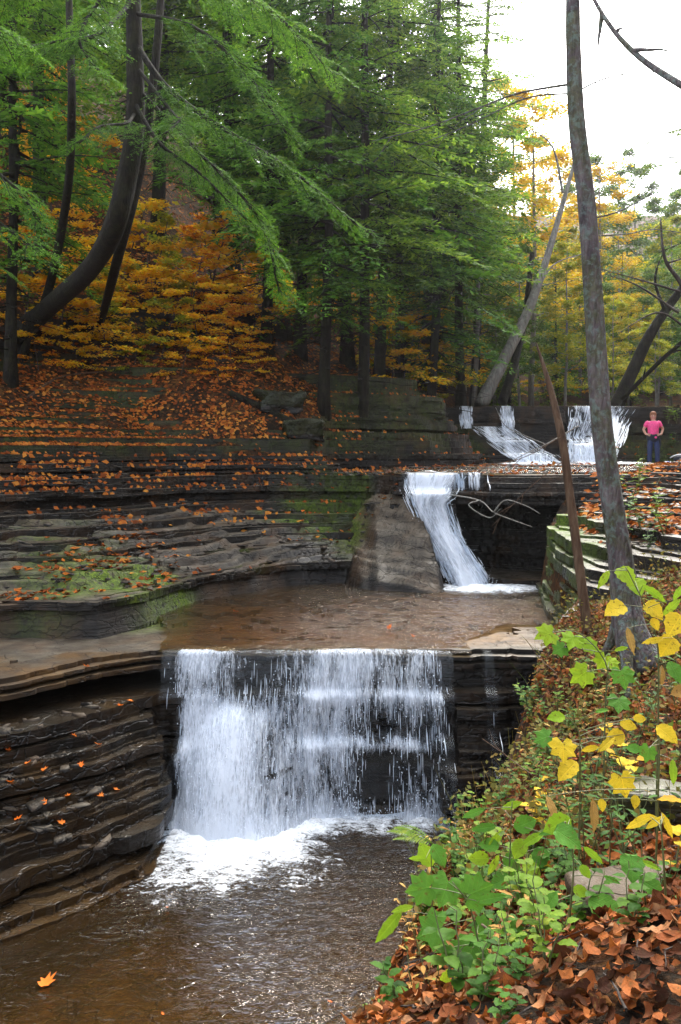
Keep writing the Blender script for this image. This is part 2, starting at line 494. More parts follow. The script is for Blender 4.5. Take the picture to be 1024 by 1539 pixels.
    moss = np.maximum(moss, .28 * sstep(-.2, .2, z) * (x < 3) * (z < 2.2))
    moss = np.clip(moss * (.75 + .9 * n1 + .5 * n2), 0, 1)
    wet = np.clip(.50 + .6 * fbm(x * .5, y * .5, 103) + .8 * sstep(-2.7, -3.0, z) + .6 * blob(.4, 17.3, 1.3) - .7 * sstep(-.5, .4, z), 0, 1)
    silt = sstep(-4.2, -4.45, z) * (y < 11.5)
    silt = np.maximum(silt, sstep(.05, .6, -sd(TOE, x, y)) * sstep(-2.75, -2.2, x + .35 * n1 - .35 * sstep(12, 14, y)) * sstep(.15, .7, sd(LIP, x, y)) * (z < -2.45) * sstep(-2.8, -2.6, z) * sstep(3.3, 2.2, x + .5 * n1))
    silt = np.maximum(silt, .62 * np.clip(n1 * 2.5 + .3, 0, 1) * (y < 11.4) * (x < -2))
    F = [np.concatenate(v) for v in outF.values()]
    o = mesh_np('rock_terrain', V, F, mat, attrs={'moss': moss, 'wet': wet, 'silt': silt})
    o['kind'] = 'structure'
    return o, (xs, ys, h, topz)

def worn_h(x, y):
    """surfaces the water has worn smooth: the left shelf, the wet rock by the lower falls"""
    dt, db, dl = sd(TOE, x, y), sd(BASE, x, y), -sd(LIP, x, y)
    t = np.clip(dt / np.maximum(dt - db, .05), 0, 1)
    u = t + .07 * fbm(x * .6, y * .6, 8)
    z = np.interp(u, [0, .10, .22, .24, .5, .52, .8, .82, 1.1], [-2.14, -2.04, -1.96, -1.84, -1.64, -1.52, -1.30, -1.18, -1.02]) + .07 * fbm(x * .45, y * .45, 8) + .03 * fbm(x * 1.4, y * 1.4, 18)
    z = z - np.maximum(.16 - dt, 0) * 3 - np.maximum(db + .04, 0) * 4
    m1 = (dt > -.02) & (db < .1) & (y > 9)
    w = fbm(x * .9, y * .9, 3)
    d2 = dl - np.interp(x, [-4.5, -3, -2.2], [.40, .12, 0]) * sstep(.4, 1.2, dl)
    z2 = np.interp(d2 + .05 * fbm(x * 2, y * 2, 19), [0, .3, .62, .9, 1.0, 1.2, 1.3, 1.55], [-2.95, -3.0, -3.2, -3.46, -3.72, -3.90, -4.22, -4.7]) + .10 * w + .03 * fbm(x * 2.5, y * 2.5, 20)
    edge = -2.42 + .42 * np.clip(dl, 0, 1.1) + .1 * w
    z2 = z2 - np.maximum(x - edge + .22, 0) ** 2 * 9
    m2 = np.zeros(x.shape, bool)
    z = np.where(m2, z2, z)
    dm = sd(MID, x, y)
    z3 = np.interp(-dm + .30 * np.maximum(0, .35 - x) - .10 * np.sin(x * 4.6 + .4), [-.05, .1, .5, .95, 1.4, 1.75, 2.0, 2.25], [-.72, -.84, -1.06, -1.46, -1.92, -2.22, -2.46, -3.0]) - .22 * np.clip((x - 1.0) / .8, -.6, 1.3) ** 2 + .06 * fbm(x * 1.5, y * 1.5, 23)
    gro = np.exp(-((x - .28 - .25 * np.minimum(-dm, 1)) / .09) ** 2) * .16 + np.exp(-((x + .15) / .07) ** 2) * .12
    z3 = z3 - .25 * gro * sstep(.3, .8, -dm) - np.maximum(x - np.interp(dm, [-1.4, 0], [1.80, 1.35]), 0) ** 2 * 14 - np.maximum(.7 - x, 0) * .75
    m3 = (dm < -.12) & (dm > -2.2) & (x > -1.0) & (x < 2.05) & (y > 15)
    z = np.where(m3, np.maximum(z3, np.where(m1, z, -9)), z)
    # bedding shows as rounded bands
    knob = m3 & (z3 >= np.where(m1, z, -9) - 1e-6)
    zk = z + .05 * fbm(x * 1.1, y * 1.1, 60) + .025 * fbm(x * 4, y * 4, 61)
    ql = (zk + .22 * x + .05 * fbm(x * 1.6, y * 1.6, 66)) / (.055 + .03 * vn2(x * .8, y * .8, 67)); zk = zk + .075 * (sstep(.6, .95, ql - np.floor(ql)) - (ql - np.floor(ql)))
    zk = zk + .15 * fbm(z3 * 3.1 + .55 * x, x * .35 + y * .12, 62, 3) + .05 * fbm(z3 * 17 + 1.2 * x, x * .8, 64, 3)
    p = .13 + .05 * vn2(x * .3, y * .3, 33)
    q = (z + .02 * fbm(x * 1.2, y * 1.2, 55)) / p
    fr = q - np.floor(q)
    zt = p * (np.floor(q) + sstep(.72, .98, fr))
    z = z * .25 + zt * .75
    q = z / .035; zt = .035 * (np.floor(q) + sstep(.6, .95, q - np.floor(q)))
    z = z * .3 + zt * .7 + .006 * fbm(x * 9, y * 9, 57)
    z = np.where(knob, zk + .006 * fbm(x * 9, y * 9, 57), z)
    return z, m1 | m2 | m3

def build_worn(mat):
    xs = np.arange(-7.5, 2.2, .03); ys = np.arange(8.0, 18.8, .03)
    X, Y = np.meshgrid(xs, ys)
    Z, m = worn_h(X, Y)
    ny, nx = X.shape
    i = np.arange(ny - 1)[:, None] * nx; j = np.arange(nx - 1)[None]
    Fq = np.stack([i + j, i + j + 1, i + nx + j + 1, i + nx + j], -1)
    keep = m[:-1, :-1] & m[1:, 1:] & m[:-1, 1:] & m[1:, :-1]
    Fq = Fq[keep]
    used_v = np.unique(Fq); remap = np.zeros(nx * ny, int); remap[used_v] = np.arange(len(used_v))
    V = np.stack([X, Y, Z], -1).reshape(-1, 3)[used_v]
    x, y, z = V.T
    n1 = fbm(x * 1.3, y * 1.3, 101)
    def blob(cx, cy, r): return sstep(1.15, .3, np.hypot(x - cx, y - cy) / r)
    moss = 1.0 * blob(-2.9, 14.2, 1.2) + .8 * blob(-4.3, 13.6, 1.1) + 1.2 * blob(-.3, 18.9, 1.0) + 1.2 * blob(.0, 17.9, .6) + .6 * blob(-4.6, 15.0, 1.2) + .8 * blob(-1.3, 19, .8)
    moss = np.clip(moss * (.75 + .9 * n1), 0, 1) * (z > -2.7)
    wet = np.clip(.30 + .6 * fbm(x * .5, y * .5, 103) + 1.0 * (y < 11.6) + .55 * blob(-.6, 17.6, 1.1) - .5 * blob(1.1, 17.4, 1.0) - .45 * blob(-2.3, 16.8, 1.5), 0, 1)  # low value at the knob pales its colour in place of sky light
    z = np.where((y > 12) & (z < -2.7), -2.6, z)
    silt = np.clip(.75 * fbm(x * 1.1, y * 1.1, 120) + .25 + .9 * sstep(-3.95, -4.3, z), 0, 1) * (z < -2.7) + .35 * np.clip(fbm(x * .9, y * .9, 121), 0, 1) * (z > -2.7)
    o = mesh_np('worn_rock_shelf', V, [remap[Fq]], mat, smooth=False, attrs={'moss': moss, 'wet': wet, 'silt': silt})
    o['kind'] = 'structure'
    return o

def grid_axis(a, b, fine, near, grow):
    """coordinates from a to b, fine inside near=(lo,hi), growing outside"""
    lo, hi = near
    mid = np.arange(lo, hi, fine)
    out, s, v = [], fine, hi
    while v < b: out.append(v); s *= grow; v += s
    out.append(b)
    left, s, v = [], fine, lo
    while v > a: s *= grow; v -= s; left.append(v)
    return np.concatenate([np.array(left)[::-1], mid, np.array(out)])

def build_ground(mat):
    xs = grid_axis(-90, 90, .10, (-9, 7), 1.06); ys = grid_axis(-6, 150, .09, (1.5, 27), 1.05)
    X, Y = np.meshgrid(xs, ys)
    Z = ground_z(X, Y)
    near = sstep(12, 8, Y)
    Z = Z + near * (.025 * fbm(X * 4, Y * 4, 201)) + .02 * fbm(X * 2.2, Y * 2.2, 202)
    ny, nx = X.shape
    i = np.arange(ny - 1)[:, None] * nx; j = np.arange(nx - 1)[None]
    Fq = np.stack([i + j, i + j + 1, i + nx + j + 1, i + nx + j], -1).reshape(-1, 4)
    o = mesh_np('ground', np.stack([X, Y, Z], -1).reshape(-1, 3), [Fq], mat, smooth=True)
    o['kind'] = 'structure'
    return o
# ================================================================ materials
def principled(t, **kw):
    return t.n('ShaderNodeBsdfPrincipled', **kw)

def mat_rock():
    t = NT('wet_shale'); g = t.geo(); pos = g.outputs['Position']
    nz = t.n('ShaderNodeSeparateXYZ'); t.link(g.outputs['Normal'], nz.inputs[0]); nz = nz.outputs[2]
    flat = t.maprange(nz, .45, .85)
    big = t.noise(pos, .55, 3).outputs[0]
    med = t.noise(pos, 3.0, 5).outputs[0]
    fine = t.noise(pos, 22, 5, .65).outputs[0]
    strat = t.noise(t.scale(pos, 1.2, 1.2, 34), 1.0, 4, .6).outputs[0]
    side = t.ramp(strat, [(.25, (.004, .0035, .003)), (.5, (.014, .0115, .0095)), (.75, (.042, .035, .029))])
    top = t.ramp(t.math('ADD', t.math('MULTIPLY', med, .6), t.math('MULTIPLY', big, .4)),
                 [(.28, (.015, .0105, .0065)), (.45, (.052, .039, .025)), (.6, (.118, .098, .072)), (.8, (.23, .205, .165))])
    col = t.mixc(flat, side, top)  # faces darker, tops paler: shade and light from above put into the colour
    rust = t.ramp(t.noise(pos, 1.6, 4).outputs[0], [(.5, 0.0), (.68, 1.0)])
    col = t.mixc(t.math('MULTIPLY', rust, .4), col, (.11, .055, .022))
    at = t.n('ShaderNodeAttribute', attribute_name='moss').outputs['Fac']
    mf = t.math('MULTIPLY', at, t.maprange(t.noise(pos, 9, 4).outputs[0], .30, .50), clamp=True)
    mcol = t.ramp(t.noise(pos, 30, 3).outputs[0], [(.3, (.03, .06, .005)), (.5, (.09, .15, .009)), (.75, (.21, .27, .02))])
    mf = t.math('MULTIPLY', mf, t.maprange(nz, -.6, .1, .6, 1.0))
    col = t.mixc(mf, col, mcol)
    sl = t.n('ShaderNodeAttribute', attribute_name='silt').outputs['Fac']
    scol = t.ramp(t.noise(pos, 2.2, 6, .65, .6).outputs[0], [(.3, (.028, .012, .003)), (.5, (.105, .050, .010)), (.7, (.18, .098, .024))])
    col = t.mixc(sl, col, scol)
    col = t.mixc(t.math('MULTIPLY', t.maprange(fine, .35, .62), .35), col, t.mixc(.55, col, (.01, .008, .006)))
    wt = t.n('ShaderNodeAttribute', attribute_name='wet').outputs['Fac']
    dark = t.maprange(t.math('ADD', wt, t.math('MULTIPLY', t.math('SUBTRACT', big, .5), .8)), .35, .95)
    col = t.mixc(t.math('MULTIPLY', dark, .85), col, t.mixc(.82, col, (.008, .0065, .005)))
    dry = t.maprange(t.math('ADD', wt, t.math('MULTIPLY', t.math('SUBTRACT', med, .5), 1.2)), .2, .9, .62, .13)
    rough = t.math('MAXIMUM', dry, t.math('MULTIPLY', mf, .8))
    vc = t.n('ShaderNodeTexVoronoi', i_Scale=1.0, feature='DISTANCE_TO_EDGE'); t.link(t.n('ShaderNodeVectorMath', operation='ADD', i_0=t.scale(pos, 2.2, 3.4, 5), i_1=t.noise(pos, 4, 3).outputs[1]).outputs[0], vc.inputs['Vector'])
    crack = t.maprange(vc.outputs['Distance'], 0, .045)
    col = t.mixc(t.math('MULTIPLY', t.math('SUBTRACT', 1.0, crack), .55), col, (.008, .007, .006))
    notflat = t.math('SUBTRACT', 1.0, t.math('MULTIPLY', flat, .85))
    hgt = t.math('ADD', t.math('MULTIPLY', t.math('MULTIPLY', strat, notflat), .8), t.math('ADD', t.math('MULTIPLY', fine, .5), t.math('ADD', t.math('MULTIPLY', med, .8), t.math('MULTIPLY', crack, .5))))
    bmp = t.bump(hgt, .75, .03)
    bmp = t.bump(t.math('MULTIPLY', t.noise(pos, 60, 3).outputs[0], mf), .8, .02, bmp)
    p = principled(t, i_Base_Color=col, i_Roughness=rough, i_Normal=bmp, i_IOR=1.4, i_Specular_IOR_Level=.4)
    return t.done(p.outputs[0])

def mat_ground():
    t = NT('leaf_mould_soil'); pos = t.pos()
    a = t.noise(pos, 9, 6, .65).outputs[0]; b = t.noise(pos, .8, 4).outputs[0]
    v = t.n('ShaderNodeTexVoronoi', i_Scale=17.0); t.link(pos, v.inputs['Vector'])
    lf = t.ramp(v.outputs['Color'], [(.15, (.022, .013, .008)), (.4, (.06, .026, .011)), (.6, (.13, .046, .014)), (.8, (.17, .075, .02)), (.95, (.07, .06, .02))])
    col = t.mixc(t.maprange(t.math('ADD', t.math('MULTIPLY', a, .6), t.math('MULTIPLY', b, .4)), .42, .6), (.018, .013, .009), lf)
    d = t.noise(pos, 40, 3).outputs[0]
    p = principled(t, i_Base_Color=col, i_Roughness=.95, i_Specular_IOR_Level=.08, i_Normal=t.bump(t.math('ADD', t.math('MULTIPLY', v.outputs['Distance'], .6), d), .7, .04))
    return t.done(p.outputs[0])

def leaf_shader(name, stops, rough=.45, trans=.35, vary=.3, spec=.4, veins=False, mottle=.0):
    """thin leaf: colour picked per leaf island, light passes through"""
    t = NT(name); g = t.geo()
    isl = g.outputs['Random Per Island']
    oi = t.n('ShaderNodeObjectInfo').outputs['Random']
    pos = g.outputs['Position']
    r = t.math('ADD', t.math('MULTIPLY', isl, .62), t.math('MULTIPLY', t.noise(pos, .9, 3).outputs[0], .55))
    r = t.math('ADD', r, t.math('MULTIPLY', t.math('SUBTRACT', oi, .5), vary * .3))
    r = t.math('SUBTRACT', r, .08)
    col = t.ramp(r, stops)
    kw = {}
    mo = t.noise(pos, 48, 4, .65).outputs[0]
    col = t.mixc(t.math('MULTIPLY', t.maprange(mo, .48, .66), mottle), col, t.mixc(.7, col, (.03, .02, .008)))
    if veins:                                                   # midrib, side veins, brown spots and holes of a living leaf
        ca = t.n('ShaderNodeSeparateColor', i_0=t.n('ShaderNodeAttribute', attribute_name='Col').outputs['Color'])
        u, v = ca.outputs[0], t.math('ABSOLUTE', t.math('SUBTRACT', ca.outputs[1], .5))
        sv = t.math('ABSOLUTE', t.math('SUBTRACT', t.math('FRACT', t.math('MULTIPLY', t.math('SUBTRACT', u, t.math('MULTIPLY', v, .75)), 8.0)), .5))
        rib = t.math('MAXIMUM', t.maprange(v, .022, .004), t.math('MULTIPLY', t.maprange(sv, .09, .02), .7))
        col = t.mixc(t.math('MULTIPLY', rib, .45), col, t.mixc(.6, col, t.mixc(1.0, col, (1.9, 1.8, 1.9), 'MULTIPLY')))
        sp = t.noise(pos, 55, 4, .6).outputs[0]
        col = t.mixc(t.math('MULTIPLY', t.maprange(sp, .60, .68), .8), col, (.13, .07, .02))
        col = t.mixc(t.math('MULTIPLY', t.maprange(t.noise(pos, 16, 3).outputs[0], .42, .62), .4), col, t.mixc(.6, col, t.mixc(1.0, col, (.35, .45, .4), 'MULTIPLY')))
        kw['i_Normal'] = t.bump(t.math('SUBTRACT', t.noise(pos, 90, 2).outputs[0], rib), .5, .004)
    p = principled(t, i_Base_Color=col, i_Roughness=min(.9, rough + .15), i_Specular_IOR_Level=spec * .2, **kw)
    tr = t.n('ShaderNodeBsdfTranslucent'); t.link(t.mixc(1.0, col, (1.25, 1.2, .8), 'MULTIPLY'), tr.inputs[0])
    mx = t.n('ShaderNodeMixShader', i_0=trans); t.link(p.outputs[0], mx.inputs[1]); t.link(tr.outputs[0], mx.inputs[2])
    return t.done(mx.outputs[0])

def mat_bark(name, c0, c1, c2, vscale=5.0, moss=0.0, lichen=0.0, bump=.8):
    t = NT(name); g = t.geo(); pos = t.n('ShaderNodeTexCoord').outputs['Object']
    n1 = t.noise(t.scale(pos, 14, 14, vscale * .5), 1.0, 5, .6, .6).outputs[0]
    n2 = t.noise(pos, 2.2, 4).outputs[0]
    v = t.n('ShaderNodeTexVoronoi', i_Scale=1.0, feature='DISTANCE_TO_EDGE'); t.link(t.scale(pos, 26, 26, vscale), v.inputs['Vector'])
    col = t.ramp(n1, [(.28, c0), (.5, c1), (.75, c2)])
    if moss:
        gz = t.n('ShaderNodeSeparateXYZ'); t.link(pos, gz.inputs[0])
        mm = t.math('MULTIPLY', t.maprange(t.noise(pos, 5, 5, .65).outputs[0], .44, .6), moss, clamp=True)
        col = t.mixc(mm, col, t.ramp(t.noise(pos, 45, 3).outputs[0], [(.3, (.03, .04, .01)), (.7, (.10, .115, .03))]))
    if lichen:
        lm = t.math('MULTIPLY', t.maprange(t.noise(pos, 16, 6, .72, .3).outputs[0], .5, .6), lichen, clamp=True)
        col = t.mixc(lm, col, (.17, .25, .22))
    h = t.math('ADD', n1, t.math('MULTIPLY', t.maprange(v.outputs['Distance'], 0, .25), .35))
    p = principled(t, i_Base_Color=col, i_Roughness=.9, i_Specular_IOR_Level=.2, i_Normal=t.bump(h, bump, .03))
    return t.done(p.outputs[0])

def mat_simple(name, col, rough=.7, nscale=30, amt=.35, bump=.2, dist=.01):
    t = NT(name); pos = t.n('ShaderNodeTexCoord').outputs['Object']
    n = t.noise(pos, nscale, 4).outputs[0]
    d = tuple(c * (1 - amt) for c in col); u = tuple(min(1, c * (1 + amt)) for c in col)
    p = principled(t, i_Base_Color=t.ramp(n, [(.3, d), (.7, u)]), i_Roughness=rough, i_Normal=t.bump(n, bump, dist))
    return t.done(p.outputs[0])

def mat_pool(name, tint, dens, bump_s, scale, calm=0.0):
    """clear brown stream water: tinted transmission, fresnel mirror of sky and trees"""
    t = NT(name); g = t.geo(); pos = g.outputs['Position']
    w1 = t.noise(t.scale(pos, 1.0, 1.9, 1), scale, 3, .5, .6).outputs[0]
    w2 = t.noise(t.scale(pos, 1.0, 1.5, 1), scale * 2.6, 3, .55, .4).outputs[0]
    h = t.math('ADD', w1, t.math('MULTIPLY', w2, .45))
    at = t.n('ShaderNodeAttribute', attribute_name='chop').outputs['Fac']
    h = t.math('MULTIPLY', h, at)
    bmp = t.bump(h, 1.0, bump_s)
    fr = t.n('ShaderNodeFresnel', i_IOR=1.36); t.link(bmp, fr.inputs['Normal'])
    tr = t.n('ShaderNodeBsdfTransparent', i_Color=(*tint, 1))
    df = t.n('ShaderNodeBsdfDiffuse', i_Color=(*dens, 1))
    body = t.n('ShaderNodeMixShader', i_0=.10); t.link(tr.outputs[0], body.inputs[1]); t.link(df.outputs[0], body.inputs[2])
    gl = t.n('ShaderNodeBsdfGlossy', i_Roughness=.05, i_Color=(.95, .97, 1, 1)); t.link(bmp, gl.inputs['Normal'])
    mx = t.n('ShaderNodeMixShader'); t.link(fr.outputs[0], mx.inputs[0]); t.link(body.outputs[0], mx.inputs[1]); t.link(gl.outputs[0], mx.inputs[2])
    # foam: bubbles floating where the falls land
    fo = t.n('ShaderNodeAttribute', attribute_name='foam').outputs['Fac']
    fn = t.math('ADD', t.math('MULTIPLY', t.noise(t.scale(pos, 1, 1.7, 1), 9, 6, .7, .8).outputs[0], .75), t.math('MULTIPLY', t.noise(pos, 40, 3).outputs[0], .25))
    fm = t.maprange(t.math('ADD', fn, t.math('MULTIPLY', fo, .40)), .64, .88)
    fm = t.math('MULTIPLY', fm, t.maprange(fo, 0.0, .12), clamp=True)
    wh = principled(t, i_Base_Color=(.86, .88, .9, 1), i_Roughness=.45, i_Normal=t.bump(fn, .8, .04))
    m2 = t.n('ShaderNodeMixShader'); t.link(fm, m2.inputs[0]); t.link(mx.outputs[0], m2.inputs[1]); t.link(wh.outputs[0], m2.inputs[2])
    return t.done(m2.outputs[0])

def mat_bed(name, stops):
    t = NT(name); pos = t.pos()
    a = t.noise(pos, 1.3, 6, .62, .5).outputs[0]
    v = t.n('ShaderNodeTexVoronoi', i_Scale=5.0); t.link(t.n('ShaderNodeVectorMath', operation='ADD', i_0=pos, i_1=t.noise(pos, 3, 2).outputs[1]).outputs[0], v.inputs['Vector'])
    m = t.math('ADD', t.math('MULTIPLY', a, .65), t.math('MULTIPLY', t.n('ShaderNodeSeparateColor', i_0=v.outputs['Color']).outputs[0], .3))
    p = principled(t, i_Base_Color=t.ramp(m, stops), i_Roughness=.8, i_Normal=t.bump(a, .5, .08))
    return t.done(p.outputs[0])

def mat_fall():
    """falling water: bright torn strands along UV.v, gaps of clear film between"""
    t = NT('falling_water')
    uv = t.n('ShaderNodeUVMap', uv_map='UVMap').outputs[0]
    at = t.n('ShaderNodeAttribute', attribute_name='dens').outputs['Fac']
    a = t.noise(t.scale(uv, 26, 3.6, 1), 1.0, 5, .68, .6).outputs[0]
    b = t.noise(t.scale(uv, 70, 12, 1), 1.0, 4, .65, .4).outputs[0]
    c = t.noise(t.scale(uv, 3.0, 1.6, 1), 1.0, 4, .6, .4).outputs[0]
    s = t.math('ADD', t.math('ADD', t.math('MULTIPLY', a, .42), t.math('MULTIPLY', b, .33)), t.math('MULTIPLY', c, .25))
    al = t.maprange(t.math('ADD', s, t.math('MULTIPLY', t.math('SUBTRACT', at, .5), .40)), .46, .66)
    al = t.math('MULTIPLY', al, t.maprange(at, 0.0, .08), clamp=True)
    bmp = t.bump(s, .8, .05)
    wh = principled(t, i_Base_Color=(.84, .88, .95, 1), i_Roughness=.3, i_Normal=bmp)
    tl = t.n('ShaderNodeBsdfTranslucent', i_Color=(.8, .85, .92, 1))
    m0 = t.n('ShaderNodeMixShader', i_0=.35); t.link(wh.outputs[0], m0.inputs[1]); t.link(tl.outputs[0], m0.inputs[2])
    tr = t.n('ShaderNodeBsdfTransparent', i_Color=(.93, .95, .97, 1))
    gl = t.n('ShaderNodeBsdfGlossy', i_Roughness=.12); t.link(bmp, gl.inputs['Normal'])
    film = t.n('ShaderNodeMixShader', i_0=.012); t.link(tr.outputs[0], film.inputs[1]); t.link(gl.outputs[0], film.inputs[2])
    mx = t.n('ShaderNodeMixShader'); t.link(al, mx.inputs[0]); t.link(film.outputs[0], mx.inputs[1]); t.link(m0.outputs[0], mx.inputs[2])
    return t.done(mx.outputs[0])
M_ROCK = mat_rock(); M_GROUND = mat_ground()
rock, ROCKH = build_rock(M_ROCK)
worn = build_worn(M_ROCK)
ground = build_ground(M_GROUND)
# ================================================================ water
RXS, RYS, RH, RTOP = ROCKH
def rock_at(x, y):
    fx = np.clip((np.asarray(x, float) - RXS[0]) / .06, 0, len(RXS) - 1.001); fy = np.clip((np.asarray(y, float) - RYS[0]) / .06, 0, len(RYS) - 1.001)
    ix, iy = fx.astype(int), fy.astype(int); tx, ty = fx - ix, fy - iy
    return (RH[iy, ix] * (1 - tx) + RH[iy, ix + 1] * tx) * (1 - ty) + (RH[iy + 1, ix] * (1 - tx) + RH[iy + 1, ix + 1] * tx) * ty

def water_sheet(name, xs, ys, z0, mat, mask, chop, foam, amp=.008, freq=3.0):
    X, Y = np.meshgrid(xs, ys)
    m = mask(X, Y)
    ch, fo = chop(X, Y), foam(X, Y)
    Z = z0(X, Y) if callable(z0) else np.full(X.shape, z0)
    Z = Z + amp * (.3 + 1.5 * ch) * fbm(X * freq, Y * freq * 1.7, 7) + fo * .05 * (fbm(X * 6, Y * 6, 8) + .6) + amp * .8 * ch * fbm(X * freq * 3, Y * freq * 4.5, 9)
    ny, nx = X.shape
    i = np.arange(ny - 1)[:, None] * nx; j = np.arange(nx - 1)[None]
    Fq = np.stack([i + j, i + j + 1, i + nx + j + 1, i + nx + j], -1)
    keep = m[:-1, :-1] & m[1:, 1:] & m[:-1, 1:] & m[1:, :-1]
    o = mesh_np(name, np.stack([X, Y, Z], -1).reshape(-1, 3), [Fq[keep]], mat, smooth=True, attrs={'chop': ch, 'foam': fo})
    o['kind'] = 'structure'
    return o

M_POOL = mat_pool('brown_stream_water', (.80, .62, .36), (.13, .075, .025), .17, 5.0)
M_FALL = mat_fall()

def low_foam(X, Y):
    d = -sd(LIP, X, Y)
    nn = fbm(X * 1.3, Y * 1.3, 3) + .5 * fbm(X * 4, Y * 4, 13)
    a = sstep(-2.5, -1.7, X + .2 * nn) * (1 - sstep(-.9, .3, X + .3 * nn)) * (1 - sstep(.9, 3.0, d + .6 * nn))
    b = sstep(-2.3, -1.8, X) * (1 - sstep(.9, 1.5, X)) * (1 - sstep(.35, 1.5, d + .35 * nn))
    return np.clip(1.0 * a + .95 * b, 0, 1)
def low_chop(X, Y):
    d = -sd(LIP, X, Y)
    return np.clip(.10 + .9 * sstep(-2.2, .1, X + .55 * (Y - 8.5) + .6 * fbm(X * .7, Y * .7, 6)) + .7 * low_foam(X, Y), 0, 1.3)
water_sheet('lower_pool_water', np.arange(-6.5, 3.0, .03), np.arange(5.2, 11.6, .03), ZP, M_POOL,
            lambda X, Y: (Y < 11.55), low_chop, low_foam, amp=.012, freq=3.2)

def up_foam(X, Y):
    a = sstep(1.25, .2, np.hypot((X - 2.7) / 1.25, (Y - 16.45) / .85) + .2 * fbm(X * 2, Y * 2, 3))
    return np.clip(a, 0, 1)
water_sheet('upper_pool_water', np.arange(-4.2, 4.9, .035), np.arange(11.2, 18.2, .035),
            lambda X, Y: ZU - .03 * sstep(.35, -.05, sd(LIP, X, Y)), M_POOL,
            lambda X, Y: (sd(LIP, X, Y) > -.03) & (-sd(TOE, X, Y) > -.35) & (X > np.interp(Y, [11, 12.5, 13.5, 15], [-2.35, -2.45, -2.75, -3.2]) + .12 * fbm(X * 2, Y * 2, 44)) & (X < 4.8) & (X < 1.7 + 1.2 * sstep(11.7, 13.6, Y + .5 * fbm(X, Y, 5)) + .9 * (Y > 13)),
            lambda X, Y: np.clip(.25 + .65 * sstep(-1.8, 1.2, X) + .8 * up_foam(X, Y), 0, 1.2), up_foam, amp=.008, freq=3.5)
water_sheet('platform_water', np.arange(.4, 9.4, .06), np.arange(17.9, 27.2, .06), lambda X, Y: -.415 + .012 * (Y - 18), M_POOL,
            lambda X, Y: (sd(MID, X, Y) > -.02) & (X < np.interp(Y, RY, RX) + .6) & (X > .9), lambda X, Y: .7 + 0 * X,
            lambda X, Y: np.clip(.9 * sstep(1.4, .3, np.hypot((X - 5.2) / .8, (Y - 25.2) / 1.0)) + sstep(1.4, .3, np.hypot((X - 7.9) / 1.3, (Y - 25.6) / 1.0)) + .8 * sstep(.6, .1, np.hypot((X - 1.9) / 1.0, (Y - 18.1) / .6)), 0, 1))
water_sheet('stream_above_top_ledge', np.arange(2.6, 13, .12), np.arange(27.9, 46, .12), lambda X, Y: 1.47 + .03 * (Y - 28), M_POOL,
            lambda X, Y: (sd(TOP, X, Y) > -.02) & (X > 3.2 + .35 * (Y - 28)), lambda X, Y: .6 + 0 * X, lambda X, Y: 0 * X)

def path_for(x, y0, z0, z1, v0, nz, drift=None, gap=.09, reach=1.8):
    """where water leaving (x, y0, z0) runs: free fall, pushed out wherever rock stands in the way"""
    zz = np.linspace(z0, z1, nz)
    ff = v0 * np.sqrt(np.maximum(z0 - zz, 0) / 4.9)
    xx = x + (drift(zz) if drift is not None else 0 * zz)
    ds = np.linspace(reach, -.3, 90)
    hh = rock_at(xx[:, None], y0 - ds[None])
    hit = hh > zz[:, None] - .02
    first = np.where(hit.any(1), ds[hit.argmax(1)], -.3)
    off = np.maximum(ff, first + gap)
    off = np.maximum.accumulate(off)
    k = np.array([.25, .5, .25])
    p = np.pad(off, 1, mode='edge'); off = p[:-2] * .25 + p[1:-1] * .5 + p[2:] * .25
    return np.stack([xx, y0 - off, zz], -1)

